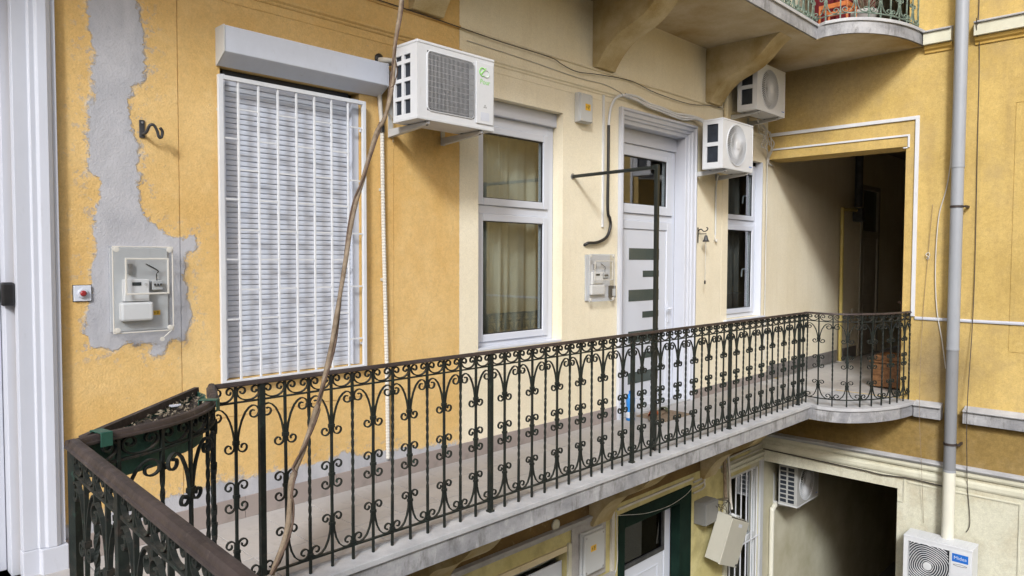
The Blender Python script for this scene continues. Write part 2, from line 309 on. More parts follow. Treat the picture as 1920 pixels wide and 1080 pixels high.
# ---------------------------------------------------------------- mesh helpers
class MB:
    def __init__(s): s.v = []; s.f = []; s.mi = []
    def add(s, vs, fs, m=0):
        b = len(s.v); s.v += [tuple(x) for x in vs]; s.f += [tuple(b+i for i in f) for f in fs]; s.mi += [m]*len(fs); return s
    def box(s, x0, x1, y0, y1, z0, z1, m=0):
        return s.add([(x0, y0, z0), (x1, y0, z0), (x1, y1, z0), (x0, y1, z0), (x0, y0, z1), (x1, y0, z1), (x1, y1, z1), (x0, y1, z1)],
                     [(0, 3, 2, 1), (4, 5, 6, 7), (0, 1, 5, 4), (1, 2, 6, 5), (2, 3, 7, 6), (3, 0, 4, 7)], m)
    def tube(s, pts, r, n=8, m=0, caps=True):
        pts = [Vector(p) for p in pts]; N = len(pts); rr = r if isinstance(r, (list, tuple)) else [r]*N
        T = [(pts[min(i+1, N-1)]-pts[max(i-1, 0)]).normalized() for i in range(N)]
        a = T[0].orthogonal().normalized(); vs = []
        for i in range(N):
            a = (a-T[i]*a.dot(T[i])).normalized(); b = T[i].cross(a)
            for k in range(n):
                g = 2*PI*k/n; vs.append(pts[i]+(a*math.cos(g)+b*math.sin(g))*rr[i])
        fs = [(i*n+k, i*n+(k+1) % n, (i+1)*n+(k+1) % n, (i+1)*n+k) for i in range(N-1) for k in range(n)]
        if caps and n > 5: e = len(vs); vs += vs[:n]+vs[e-n:]; fs += [tuple(range(e, e+n))[::-1], tuple(range(e+n, e+2*n))]
        elif caps: fs += [tuple(range(n))[::-1], tuple((N-1)*n+k for k in range(n))]
        return s.add(vs, fs, m)
    def cyl(s, p0, p1, r, n=16, m=0): return s.tube([p0, p1], r, n, m)
    def prism(s, poly, axis, a, b, m=0):
        n = len(poly)
        def pt(p, t): return (t, p[0], p[1]) if axis == 'X' else (p[0], t, p[1]) if axis == 'Y' else (p[0], p[1], t)
        vs = [pt(p, a) for p in poly]+[pt(p, b) for p in poly]
        return s.add(vs, [tuple(range(n))[::-1], tuple(range(n, 2*n))]+[(i, (i+1) % n, n+(i+1) % n, n+i) for i in range(n)], m)
    def strip(s, pts, w, t, m=0):
        """flat bar bent in the XZ plane: w across (Y), t thick"""
        P = [Vector((x, z)) for x, z in pts]; N = len(P); vs = []
        for i in range(N):
            d = (P[min(i+1, N-1)]-P[max(i-1, 0)]).normalized(); nn = Vector((-d.y, d.x))*(t/2)
            for q, y in ((nn, -w/2), (nn, w/2), (-nn, w/2), (-nn, -w/2)): vs.append((P[i].x+q.x, y, P[i].y+q.y))
        fs = [(i*4+k, i*4+(k+1) % 4, i*4+4+(k+1) % 4, i*4+4+k) for i in range(N-1) for k in range(4)]+[(3, 2, 1, 0), tuple((N-1)*4+k for k in range(4))]
        return s.add(vs, fs, m)
    def sweep(s, path, prof, m=0, closed=False):
        """profile (sideways offset, height) along a horizontal path of (x, y)"""
        P = [Vector(p) for p in path]; N = len(P); k = len(prof); vs = []
        for i in range(N):
            d0 = (P[i]-P[i-1]).normalized() if i else (P[1]-P[0]).normalized()
            d1 = (P[i+1]-P[i]).normalized() if i < N-1 else d0
            n0 = Vector((-d0.y, d0.x)); n1 = Vector((-d1.y, d1.x)); mt = (n0+n1)
            mt = mt.normalized()/max(.35, mt.normalized().dot(n0)) if mt.length > 1e-6 else n0
            for o, z in prof: q = P[i]+mt*o; vs.append((q.x, q.y, z))
        fs = [(i*k+j, i*k+(j+1) % k, (i+1)*k+(j+1) % k, (i+1)*k+j) for i in range(N-1) for j in range(k)]
        fs += [tuple(range(k))[::-1], tuple((N-1)*k+j for j in range(k))]
        return s.add(vs, fs, m)
    def lathe(s, prof, c, axis='Z', n=20, m=0):
        vs = []
        for r, h in prof:
            for k in range(n):
                g = 2*PI*k/n; a, b = r*math.cos(g), r*math.sin(g)
                vs.append((c[0]+a, c[1]+b, c[2]+h) if axis == 'Z' else (c[0]+a, c[1]+h, c[2]+b) if axis == 'Y' else (c[0]+h, c[1]+a, c[2]+b))
        K = len(prof)
        fs = [(i*n+k, i*n+(k+1) % n, (i+1)*n+(k+1) % n, (i+1)*n+k) for i in range(K-1) for k in range(n)]
        fs += [tuple(range(n))[::-1], tuple((K-1)*n+k for k in range(n))]
        return s.add(vs, fs, m)
    def plate(s, O, U, V, W, us, vs, rects, mback=1, cut=()):
        """flat sheet spanned by U, V (W points inward) with recesses: rects = (u0,u1,v0,v1,depth,back?)"""
        O, U, V, W = Vector(O), Vector(U), Vector(V), Vector(W)
        uu = sorted({round(x, 5) for x in list(us)+[x for r in rects for x in r[:2] if us[0] <= x <= us[-1]]})
        vv = sorted({round(x, 5) for x in list(vs)+[x for r in rects for x in r[2:4] if vs[0] <= x <= vs[-1]]})
        def cell(i, j):
            if i < 0 or j < 0 or i >= len(uu)-1 or j >= len(vv)-1: return (0, True, -1)
            cu, cv = (uu[i]+uu[i+1])/2, (vv[j]+vv[j+1])/2; out = (0, True, 0)
            for r in rects:
                if r[0] < cu < r[1] and r[2] < cv < r[3]: out = (r[4], r[5], 1)
            return out
        cache = {}
        def vert(u, v, d):
            k = (u, v, d)
            if k not in cache: cache[k] = len(s.v); s.v.append(tuple(O+U*u+V*v+W*d))
            return cache[k]
        def face(ids, m): s.f.append(tuple(ids)); s.mi.append(m)
        for i in range(len(uu)-1):
            for j in range(len(vv)-1):
                d, back, k = cell(i, j)
                if back: face([vert(uu[i], vv[j], d), vert(uu[i+1], vv[j], d), vert(uu[i+1], vv[j+1], d), vert(uu[i], vv[j+1], d)], 0 if k == 0 else mback)
                for di, dj in ((1, 0), (0, 1)):
                    d2, _, k2 = cell(i+di, j+dj)
                    if k2 == -1 or abs(d2-d) < 1e-6: continue
                    e = ((uu[i+1], vv[j]), (uu[i+1], vv[j+1])) if di else ((uu[i], vv[j+1]), (uu[i+1], vv[j+1]))
                    face([vert(*e[0], d), vert(*e[1], d), vert(*e[1], d2), vert(*e[0], d2)], 0)
        return s
    def build(s, name, mats, parent=None, smooth=False, bevel=0, seg=2, local=False):
        me = bpy.data.meshes.new(name); me.from_pydata(s.v, [], s.f)
        for m in (mats if isinstance(mats, (list, tuple)) else [mats]): me.materials.append(MAT[m])
        me.polygons.foreach_set('material_index', s.mi)
        if smooth: me.polygons.foreach_set('use_smooth', [len(f) < 5 for f in s.f])
        me.update()
        o = bpy.data.objects.new(name, me); COL.objects.link(o)
        if parent: attach(o, parent, local)
        if bevel:
            b = o.modifiers.new('bevel', 'BEVEL'); b.width = bevel; b.segments = seg; b.limit_method = 'ANGLE'; b.angle_limit = math.radians(40)
        if smooth == 'auto':
            pass
        return o
ROOTLOC = {}
def rootloc(o):
    return ROOTLOC.get(o.name, Vector((0, 0, 0)))
def attach(o, parent, local=False):
    o.parent = parent
    if not local: o.matrix_parent_inverse = Matrix.Translation(-rootloc(parent))
def tag(o, label, cat, group=None):
    o['label'] = label; o['category'] = cat
    if group: o['group'] = group
    return o
def thing(name, label, cat, loc=(0, 0, 0), group=None):
    o = bpy.data.objects.new(name, None); COL.objects.link(o); o.location = loc; o.empty_display_size = .1
    ROOTLOC[o.name] = Vector(loc)
    return tag(o, label, cat, group)
def struct(o): o['kind'] = 'structure'; return o
def inst(src, parent, loc=(0, 0, 0), rz=0, sx=1, name=None):
    o = src.copy(); COL.objects.link(o)
    if name: o.name = name
    o.parent = parent; o.matrix_parent_inverse = Matrix.Translation(-rootloc(parent)) if parent.type == 'EMPTY' else Matrix()
    o.location = loc; o.rotation_euler = (0, 0, rz); o.scale = (sx, 1, 1)
    return o
def smooth_path(pts, k=6):
    P = [Vector(p) for p in pts]; out = []
    for i in range(len(P)-1):
        a, b, c, d = P[max(i-1, 0)], P[i], P[i+1], P[min(i+2, len(P)-1)]
        for j in range(k):
            t = j/k; out.append(.5*((2*b)+(c-a)*t+(2*a-5*b+4*c-d)*t*t+(3*b-a-3*c+d)*t**3))
    return out+[P[-1]]
def spiral(cx, cz, r0, r1, a0, a1, n=16):
    return [(cx+(r0+(r1-r0)*i/n)*math.cos(math.radians(a0+(a1-a0)*i/n)), cz+(r0+(r1-r0)*i/n)*math.sin(math.radians(a0+(a1-a0)*i/n))) for i in range(n+1)]
def text_mesh(body, size, name, mat, parent, O, U, V, extrude=.0006):
    c = bpy.data.curves.new(name, 'FONT'); c.body = body; c.size = size; c.extrude = extrude; c.align_x = 'CENTER'; c.align_y = 'CENTER'; c.resolution_u = 3
    t = bpy.data.objects.new('tmp', c); COL.objects.link(t)
    me = bpy.data.meshes.new_from_object(t); bpy.data.objects.remove(t)
    U, V = Vector(U), Vector(V); N = U.cross(V)
    for v in me.vertices: v.co = Vector(O)+U*v.co.x+V*v.co.y+N*v.co.z
    me.materials.clear(); me.materials.append(MAT[mat]); me.name = name
    o = bpy.data.objects.new(name, me); COL.objects.link(o); attach(o, parent); return o

# ================================================================ STRUCTURE
def frange(a, b, s):
    n = int(round((b-a)/s)); return [a+(b-a)*i/n for i in range(n+1)]
PATCH = [(1.195, 4.1), (1.195, 3.025), (1.189, 2.967), (1.214, 2.945), (1.192, 2.856), (1.203, 2.759), (1.213, 2.648), (1.199, 2.561), (1.206, 2.505), (1.167, 2.456), (1.178, 2.387), (1.169, 2.315), (1.175, 2.231), (1.162, 2.173), (1.178, 2.103), (1.229, 2.05), (1.235, 1.979), (1.199, 1.862), (1.185, 1.775), (1.191, 1.689), (1.173, 1.522), (1.163, 1.384), (1.155, 1.243), (1.159, 1.167), (1.277, 1.151), (1.37, 1.17), (1.491, 1.16), (1.592, 1.162), (1.68, 1.183), (1.7, 1.296), (1.683, 1.398), (1.673, 1.528), (1.669, 1.663), (1.747, 1.717), (1.741, 1.777), (1.646, 1.769), (1.559, 1.788), (1.496, 1.829), (1.479, 1.843), (1.438, 1.962), (1.441, 2.127), (1.429, 2.259), (1.395, 2.374), (1.392, 2.491), (1.407, 2.596), (1.478, 2.653), (1.466, 2.799), (1.473, 2.904), (1.429, 3.085), (1.44, 4.1)]
SPOT = [(1.49, 1.15), (1.56, 1.14), (1.56, 1.105), (1.52, 1.085), (1.485, 1.11)]
BASE = [(1.0, -.2), (1.0, .22), (1.4, .24), (1.75, .26), (1.86, .274), (2.107, .256), (2.239, .267), (2.467, .259), (2.601, .261), (2.72, .29), (2.914, .233), (3.086, .236), (3.435, .198), (3.80, .165), (3.80, -.2)]
def poly_sd(p, poly):
    x, y = p; ins = False; best = 9.
    for i in range(len(poly)):
        (x0, y0), (x1, y1) = poly[i-1], poly[i]
        if (y0 > y) != (y1 > y) and x < (x1-x0)*(y-y0)/(y1-y0)+x0: ins = not ins
        dx, dy = x1-x0, y1-y0; t = max(0, min(1, ((x-x0)*dx+(y-y0)*dy)/(dx*dx+dy*dy+1e-12)))
        best = min(best, math.hypot(x-x0-t*dx, y-y0-t*dy))
    return -best if ins else best
def add_patch(o):
    me = o.data; at = me.attributes.new('patch', 'FLOAT', 'POINT'); vals = []
    for v in me.vertices:
        x, z = v.co.x, v.co.z
        if x > 4.2 or z < -.1 or z > 4.2: vals.append(1.); continue
        vals.append(min(poly_sd((x, z), PATCH) if x < 2.2 else 1., poly_sd((x, z), SPOT) if x < 2 else 1., poly_sd((x, z), BASE) if z < .7 else 1., 1.))
    at.data.foreach_set('value', vals)

# ---- the long wall of the gallery
gw = thing('gallery_wall', 'long plastered gallery wall, orange at left and cream at right, with grey mortar repair', 'wall', (4, YW, -4.3))
mb = MB()
us = sorted(set([-1.2, XR, 3.825] + frange(1.03, 1.87, .02) + frange(1.9, 3.9, .04)))
vs = sorted(set([-.17, 8.6] + frange(.08, .44, .02) + frange(1.0, 3.2, .02) + [4.0]))
G = .006
rects = [(1.645, 1.650, .25, 3.2, G, True), (1.03, 5.9, .664, .669, G, True), (3.178, 3.182, .3, 2.5, G, True), (8.118, 8.126, .2, 3.2, G, True), (9.262, 9.268, .2, 3.2, G, True), (3.823, 3.827, .15, 4.1, G*.6, True),
         (-.10, .86, .0, 3.2, .22, False), (1.895, 2.885, .90, 2.811, .10, False), (4.033, 5.10, .885, 3.0, .12, False), (5.98, 7.44, .0, 3.175, .30, False), (8.275, 9.20, .905, 2.95, .09, False)]
mb.plate((0, YW, 0), (1, 0, 0), (0, 0, 1), (0, 1, 0), us, vs, rects, mback=0)
o = mb.build('plaster', 'wall', gw); add_patch(o)
mb = MB(); mb.plate((0, YW, 0), (1, 0, 0), (0, 0, 1), (0, 1, 0), [XR, 12.95, 13.9, 15.3], [0, 2.95, 3.6], [(12.95, 13.9, 0, 2.95, .15, False)], mback=0)
o = mb.build('passage_plaster', 'wall', gw); add_patch(o)
mb = MB(); mb.plate((0, YW, 0), (1, 0, 0), (0, 0, 1), (0, 1, 0), [XR, 15.3], [ZU, ZU+3.6], [], mback=0)
o = mb.build('upper_passage_plaster', 'wall', gw); add_patch(o)
# thin mouldings under the soffit
mb = MB(); mb.prism([(YW, 3.262), (YW-.006, 3.262), (YW-.012, 3.272), (YW-.012, 3.278), (YW-.026, 3.290), (YW-.030, 3.306), (YW, 3.312)], 'X', 1.03, 9.3)
o = mb.build('string_moulding', 'wall', gw); add_patch(o)
mb = MB(); mb.prism([(YW, 3.478), (YW-.014, 3.478), (YW-.020, 3.492), (YW-.010, 3.502), (YW, 3.506)], 'X', -1.2, 9.3)
o = mb.build('frieze_moulding', 'wall', gw); add_patch(o)
mb = MB(); mb.box(-1.2, 9.3, YW-.004, YW, 3.205, 3.209); o = mb.build('shadow_bead', 'wall', gw); add_patch(o)
# skirting of brown tiles along the gallery and dark stone in the passage
mb = MB(); mb.box(0, .327, -.011, 0, .012, .150); sk = mb.build('skirting_tile', 'skirt_tile', gw, bevel=.002, local=False)
sk.location = (1.032, YW, 0); first = True
for k in range(1, 15): inst(sk, gw, (1.032+.33*k, YW, 0))
mb = MB(); mb.box(0, .327, -.011, 0, .012, .120); sk2 = mb.build('skirting_tile', 'skirt_tile', gw, bevel=.002); sk2.location = (7.47, YW, 0)
for k in range(1, 6): inst(sk2, gw, (7.47+.33*k, YW, 0))
mb = MB(); mb.box(0, .62, -.016, 0, .012, .20); sk3 = mb.build('skirting_stone', 'skirt_stone', gw, bevel=.003); sk3.location = (9.47, YW, 0)
for k in (1, 2, 3, 4): inst(sk3, gw, (9.47+.625*k+(.0 if k < 4 else .25), YW, 0))
# ground floor of the same wall
mb = MB()
gr = [(2.6, 5.19, -2.7, -1.075, .14, False), (6.02, 7.46, -4.3, -1.0, .22, False), (8.35, 9.25, -3.3, -1.13, .14, False)]
mb.plate((0, YW, 0), (1, 0, 0), (0, 0, 1), (0, 1, 0), [-1.2, 15.3], [-4.3, -.171], gr, mback=0)
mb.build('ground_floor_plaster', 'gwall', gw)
mb = MB(); mb.prism([(YW, -.93), (YW-.03, -.93), (YW-.04, -.905), (YW-.05, -.885), (YW-.05, -.872), (YW, -.868)], 'X', -1.2, 5.80); mb.build('ground_moulding', 'mortar', gw, bevel=.003)
mb = MB(); mb.prism([(YW, -1.02), (YW-.02, -1.02), (YW-.045, -.98), (YW-.045, -.955), (YW, -.95)], 'X', 8.2, 9.34); mb.build('ground_moulding', 'court_trim', gw, bevel=.003)

# ---- the side wall
sw = thing('side_wall', 'ochre side wall with passage openings and a pale ground floor', 'wall', (XR, 0, -4.3))
mb = MB()
OP = [(2.63, 4.33, .0, 3.0, .42, False), (2.63, 4.33, -4.3, -1.09, .42, False), (2.63, 4.33, ZU, ZU+3.0, .42, False)]
gr = [(1.56, 1.566, .66, 3.35, .006, True), (.2, 1.566, 3.35, 3.356, .006, True), (.2, 1.566, .655, .66, .006, True)]
mb.plate((XR, 0, 0), (0, 1, 0), (0, 0, 1), (1, 0, 0), [-9, 4.33], [-4.3, 8.6], gr+OP, mback=0)
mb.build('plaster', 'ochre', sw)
def course(name, prof, y0, y1, mat, bev=.003):
    m_ = MB(); m_.prism([(XR-d, z) for d, z in prof], 'Y', y0, y1); return m_.build(name, mat, sw, bevel=bev)
for z, mt in ((0, 'fascia'), (ZU, 'court_trim')):
    for y0, y1 in ((2.175, 2.455), (-9, 1.955)):
        course('floor_band', [(0, z-.175), (.10, z-.175), (.10, z-.045), (0, z-.045)], y0, y1, mt)
        course('band_flashing', [(0, z-.043), (.125, z-.043), (.13, z-.03), (0, z+.012)], y0, y1, 'lip')
    if z:
        for y0, y1 in ((2.175, 2.455), (-9, 1.955)):
            course('band_moulding', [(0, z-.262), (.018, z-.258), (.022, z-.235), (.05, z-.215), (.06, z-.177), (0, z-.177)], y0, y1, 'ochre_trim')
course('string_course', [(0, .958), (.018, .958), (.022, .975), (.018, .990), (0, .994)], -9, 2.49, 'white_paint')
course('ledge', [(0, -.735), (.045, -.735), (.075, -.705), (.075, -.690), (0, -.672)], -9, 4.32, 'lip')
course('ledge_moulding', [(0, -.80), (.022, -.80), (.035, -.775), (.035, -.738), (0, -.738)], -9, 4.31, 'court_trim')
course('ledge_moulding', [(0, -.925), (.012, -.925), (.022, -.90), (.022, -.86), (.012, -.84), (0, -.835)], -9, 4.30, 'court_trim')
for y0, y1, z0, z1 in ((2.545, 2.565, -1.235, -.945), (2.565, 2.628, -1.245, -1.225), (1.40, 1.42, -4.2, -.98), (1.14, 1.16, -4.2, -.98)):
    m_ = MB(); m_.box(XR-.012, XR, y0, y1, z0, z1); m_.build('panel_moulding', 'court_trim', sw, bevel=.003)
m_ = MB(); m_.box(XR-.012, XR, 1.42, 2.52, -1.0, -.98); m_.build('panel_moulding', 'court_trim', sw, bevel=.003)
# white cable trunking round the passage
mb = MB(); mb.box(XR-.022, XR, 2.49, 4.30, 3.300, 3.342); mb.box(XR-.022, XR, 2.49, 2.532, .995, 3.2995)
tag(mb.build('cable_trunking', 'grille_white', None, bevel=.003), 'wide white cable trunking running over and down beside the passage opening', 'trunking')
mb = MB(); mb.box(XR-.016, XR, 2.612, 4.28, 3.115, 3.138); mb.box(XR-.016, XR, 2.590, 2.612, 2.985, 3.138); mb.box(XR-.015, XR, 2.612, 2.66, 2.975, 2.990)
tag(mb.build('cable_trunking', 'grille_white', None, bevel=.003), 'narrow white cable trunking just above the passage lintel', 'trunking')
# ---- passages behind the openings
def passage(name, z0, h, mat):
    m_ = MB(); x0, x1, y0, y1, z1 = XR+.42, 15.3, 2.25, YW, z0+h
    v = [(x0, y0, z0), (x1, y0, z0), (x1, y1, z0), (x0, y1, z0), (x0, y0, z1), (x1, y0, z1), (x1, y1, z1), (x0, y1, z1)]
    m_.add(v, [(0, 1, 5, 4), (1, 2, 6, 5), (4, 5, 6, 7)])
    a, b = 2.63, 3.0 if z0 == 0 else (3.0 if z0 > 0 else 3.21)      # inner face of the side wall
    m_.add([(x0, y0, z0), (x0, a, z0), (x0, a, z1), (x0, y0, z1), (x0, a, z0+b), (x0, y1, z0+b), (x0, y1, z1)], [(0, 1, 2, 3), (4, 5, 6, 2)])
    return struct(m_.build(name, mat))
passage('passage_interior', 0, 3.6, 'passage_paint'); passage('lower_passage_interior', -4.3, 3.9, 'passage_paint'); passage('upper_passage_interior', ZU, 3.6, 'passage_paint')

# ---- gallery slabs
ARC = [(.650, 2.605), (.72, 2.640), (.86, 2.675), (.97, 2.715), (1.09, 2.79), (1.205, 2.91), (1.285, 3.04), (1.335, 3.17), (1.40, YR)]
BULGE = [(8.30, YR), (8.265, 3.16), (8.295, 2.99), (8.39, 2.86), (8.52, 2.76), (8.66, 2.685), (8.82, 2.625), (9.0, 2.58), (9.2, 2.55), (9.345, 2.535)]
def offs(path, d):
    P = [Vector(p) for p in path]; out = []
    for i in range(len(P)):
        t = (P[min(i+1, len(P)-1)]-P[max(i-1, 0)]).normalized(); out.append((P[i].x+t.y*d, P[i].y-t.x*d))
    return out
def slab_poly(d, near):
    arc = [p for p in offs(smooth_path(ARC[1:-1], 4), d)]
    bul = offs(smooth_path(BULGE[1:], 4), d)
    pts = [(-1.3, -4.0), (.64+d, -4.0), (.64+d, 2.61-d)]+[p for p in arc if p[0] > .64+d+.02 and p[1] < YR-d-.01] if near else [(-1.3, YR-d)]
    pts += [(1.40+d*.4, YR-d), (8.22, YR-d)]+[p for p in bul if p[1] < YR-d-.01 and p[0] < XR-.01]
    pts += [(XR+.0, bul[-1][1]), (XR+.0, YW+.02), (-1.3, YW+.02)]
    return pts
for z, near, nm in ((0, True, 'gallery_slab'), (ZU, False, 'upper_gallery_slab')):
    mb = MB(); mb.prism(slab_poly(.075, near), 'Z', z-.165, z-.036); sl_ = struct(mb.build(nm, 'fascia'))
    mb = MB(); mb.prism(slab_poly(.094, near), 'Z', z-.035, z-.0); mb.build('slab_lip', 'lip', sl_, bevel=.004)
    mb = MB(); mb.prism(slab_poly(.055, near), 'Z', z-.171, z-.166); mb.build('soffit', 'soffit', sl_)
mb = MB(); mb.box(-20, 40, -40, 30, -4.5, -4.30); struct(mb.build('courtyard_floor', 'court_floor'))
mb = MB(); mb.box(XR+.002, 15.3, 2.2, YW+.02, -.16, -.002); pf = struct(mb.build('passage_floor', 'floor_concrete'))
# ---- unseen walls added behind the viewer, sized to block low sky light
mb = MB(); mb.box(-16, -15.5, -16, YW, -4.3, 7.0); struct(mb.build('far_sky_blocker', 'ochre_trim'))
mb = MB(); mb.box(-15.49, 16, -16, -15.5, -4.3, 6.0); struct(mb.build('opposite_sky_blocker', 'ochre_trim'))
# ---- floor tiles of the gallery
gf = struct(MB().box(-1.2, XR+.3, 3.385, YW, .001, .004).build('gallery_floor', 'grout'))
tl = MB().box(-.1625, .1625, -.1545, .1545, 0, .008).build('tile', 'floor_tile', gf, bevel=.0012, seg=1)
pos = [(-1.03+.33*i, 3.385+.1575+.315*j) for i in range(31) for j in range(3)]
tl.location = (*pos[0], .0042)
for x, y in pos[1:]:
    if x < XR-.1: t = inst(tl, gf, (x, y, .0042+random.uniform(-.0006, .0006)), random.uniform(-.004, .004)+random.choice((0, PI)))
pt = MB().box(-.1625, .1625, -.1625, .1625, 0, .008).build('tile', 'floor_tile', pf, bevel=.0012, seg=1)
pos = [(9.55+.33*i, 2.45+.33*j) for i in range(14) for j in range(6) if 2.45+.33*j < YW-.15]
pt.location = (*pos[0], 0)
for x, y in pos[1:]: inst(pt, pf, (x, y, random.uniform(-.0006, .0006)), random.choice((0, PI)))

# ---- consoles under the galleries
CP = [(0, 3.50), (.055, 3.50), (.075, 3.54), (.14, 3.625), (.22, 3.70), (.32, 3.765), (.45, 3.815), (.58, 3.875), (.69, 3.96), (.79, 4.06), (.86, 4.11), (.90, 4.13), (0, 4.13)]
cs = []
cp2 = [(YW-d, z) for d, z in [tuple(p) for p in smooth_path(CP[1:-1], 3)]]; cp2 = [(YW, 3.50)]+cp2+[(YW, 4.13)]
CX = [(1.15, 'carried'), (3.32, ''), (5.53, ''), (7.68, '')]
lab_u = {3.32: 'plaster console high above the window air conditioner, at the top edge of the photo', 5.53: 'plaster console above the wall box beside the white door', 7.68: 'stained plaster console directly beside the topmost fan unit', 1.15: 'plaster console above the grey mortar repair'}
lab_l = {3.32: 'lower plaster console under the gallery, left of the round vent', 5.53: 'lower plaster console under the gallery, above the dark green door', 7.68: 'lower plaster console under the gallery, near the court corner', 1.15: 'lower plaster console under the gallery by the near corner'}
for x, _ in CX:
    for dz, lab in ((0, lab_u), (-ZU, lab_l)):
        if x < 2: continue
        kz = 1.28 if dz else 1; m_ = MB(); m_.prism([(y, 4.13+(z-4.13)*kz+dz) for y, z in cp2], 'X', x, x+.30)
        o = m_.build('console', 'console', None, bevel=.012, seg=2); tag(o, lab[x], 'console', 'plaster consoles carrying the galleries')
# ---- rooms behind the windows
def room(name, x0, x1, z0, z1, y0, depth=1.8, mat='room'):
    m_ = MB(); y1 = y0+depth; y0 = YW+.001
    v = [(x0, y0, z0), (x1, y0, z0), (x1, y1, z0), (x0, y1, z0), (x0, y0, z1), (x1, y0, z1), (x1, y1, z1), (x0, y1, z1)]
    m_.add(v, [(0, 1, 2, 3), (4, 5, 6, 7), (1, 2, 6, 5), (2, 3, 7, 6), (3, 0, 4, 7)]); return struct(m_.build(name, mat))
room('room_behind_window', 3.4, 5.5, .3, 3.3, YW+.119); room('room_behind_door', 5.55, 7.7, 0, 3.3, YW+.299, 1.2); room('room_behind_narrow_window', 7.75, 9.9, .3, 3.3, YW+.089)
room('room_behind_shutter', 1.7, 3.2, .5, 3.0, YW+.099, .6); room('room_behind_barred_window', 7.9, 9.8, -4, -.9, YW+.139); room('room_behind_low_window', 2.2, 5.4, -4, -.9, YW+.139, .8); room('room_behind_green_door', 5.6, 7.7, -4.3, -.8, YW+.219, 1.8, 'passage_paint')
room('room_behind_left_door', -.5, 1.1, 0, 3.4, YW+.219, .8); room('room_behind_passage_door', 12.6, 14.2, 0, 3.2, YW+.149, .6)

# ================================================================ DOORS AND WINDOWS
def frame_ring(mb, x0, x1, z0, z1, y0, y1, l, r, b, t):
    """four butted members of a frame seen from the front"""
    mb.box(x0, x0+l, y0, y1, z0, z1); mb.box(x1-r, x1, y0, y1, z0, z1)
    mb.box(x0+l, x1-r, y0, y1, z0, z0+b); mb.box(x0+l, x1-r, y0, y1, z1-t, z1)
    return mb
def curtain(name, x0, x1, z0, z1, y, mat, amp=.03, n=60, freq=38, seed=0):
    m_ = MB(); vs = []
    for i in range(n+1):
        x = x0+(x1-x0)*i/n; a = amp*(math.sin(freq*(x-x0)+seed)+.5*math.sin(freq*1.7*(x-x0)+seed*2+1))
        for z, k in ((z1, .5), ((z0+z1)/2, 1), (z0, 1.25)): vs.append((x+.01*math.sin(z*3+i), y+a*k, z))
    m_.add(vs, [(i*3+j, i*3+j+1, i*3+4+j, i*3+3+j) for i in range(n) for j in range(2)])
    o = m_.build(name, mat, None, smooth=True); so_ = o.modifiers.new('thick', 'SOLIDIFY'); so_.thickness = .003; return o

# ---- left door with white casing
ld = thing('painted_door', 'white painted door with a black lock behind the tall moulded casing at far left', 'door', (.4, YW, 0))
mb = MB(); mb.prism([(.835, YW+.03), (.835, YW-.03), (.900, YW-.03), (.906, YW-.042), (.930, YW-.042), (.940, YW-.056), (.978, YW-.062), (.998, YW-.052), (1.004, YW-.040), (1.024, YW-.040), (1.026, YW-.002), (.87, YW-.001)], 'Z', .145, 3.30)
mb.build('casing', 'white_paint', ld, bevel=.003)
mb = MB(); mb.prism([(.832, YW+.03), (.832, YW-.036), (.905, YW-.036), (.911, YW-.066), (1.030, YW-.066), (1.032, YW-.002), (.87, YW-.001)], 'Z', .005, .144); mb.build('plinth_block', 'white_paint', ld, bevel=.004)
mb = MB(); mb.box(.80, .858, YW+.06, YW+.21, .0, 3.19); mb.build('jamb', 'white_paint', ld, bevel=.004)
lf = MB().box(-.09, .797, YW+.15, YW+.20, .01, 3.18).build('leaf', 'white_paint', ld, bevel=.004)
for z0, z1 in ((.2, 1.1), (1.3, 2.9)):
    frame_ring(MB(), .05, .70, z0, z1, YW+.138, YW+.149, .05, .05, .05, .05).build('panel_moulding', 'white_paint', lf, bevel=.004)
MB().box(.776, .834, YW+.002, YW+.058, 1.405, 1.525).build('lock', 'black_plastic', ld, bevel=.012, seg=3)
mb = MB(); mb.lathe([(.03, 0), (.034, -.012), (.016, -.022), (.014, -.05), (.030, -.062), (.034, -.085), (.026, -.10)], (.778, YW+.149, 1.455), 'Y', 18); mb.build('knob', 'black_plastic', lf, smooth=True)

# ---- shuttered window at left with roller box
sh = thing('shuttered_window', 'window closed by a white roller shutter under a projecting shutter box', 'window', (2.4, YW, .9))
box = MB().prism([(YW, 3.030), (YW-.115, 3.030), (YW-.120, 3.022), (YW-.120, 2.875), (YW-.112, 2.868), (YW-.012, 2.812), (YW, 2.812)], 'X', 1.878, 3.045).build('shutter_box', 'shutter_white', sh, bevel=.003)
for x0, x1 in ((1.871, 1.877), (3.046, 3.052)):
    MB().prism([(YW, 3.033), (YW-.117, 3.033), (YW-.123, 3.025), (YW-.123, 2.873), (YW-.012, 2.809), (YW, 2.809)], 'X', x0, x1).build('end_cap', 'box_grey' if x0 < 2 else 'shutter_white', box)
MB().box(1.896, 1.93, YW+.005, YW+.09, .902, 2.77).build('guide_rail', 'shutter_white', sh, bevel=.003)
MB().box(2.83, 2.884, YW+.005, YW+.09, .902, 2.77).build('guide_rail', 'shutter_white', sh, bevel=.003)
sp = [(.046, 0), (.0345, .0), (.0312, .0016), (.0306, .006), (.0318, .018), (.0342, .0275), (.0375, .0308), (.046, .0308)]
sl0 = MB().prism([(YW+a, b) for a, b in sp], 'X', 1.931, 2.829).build('slat', 'shutter_white', sh)
nsl = 57
for k in range(nsl):
    if k: o = inst(sl0, sh, (random.uniform(-.0008, .0008), random.uniform(-.0003, .0005), .935+.0323*k))
    else: sl0.location = (0, 0, .935)
MB().box(1.931, 2.829, YW+.030, YW+.05, .903, .934).build('bottom_bar', 'shutter_white', sh, bevel=.003)
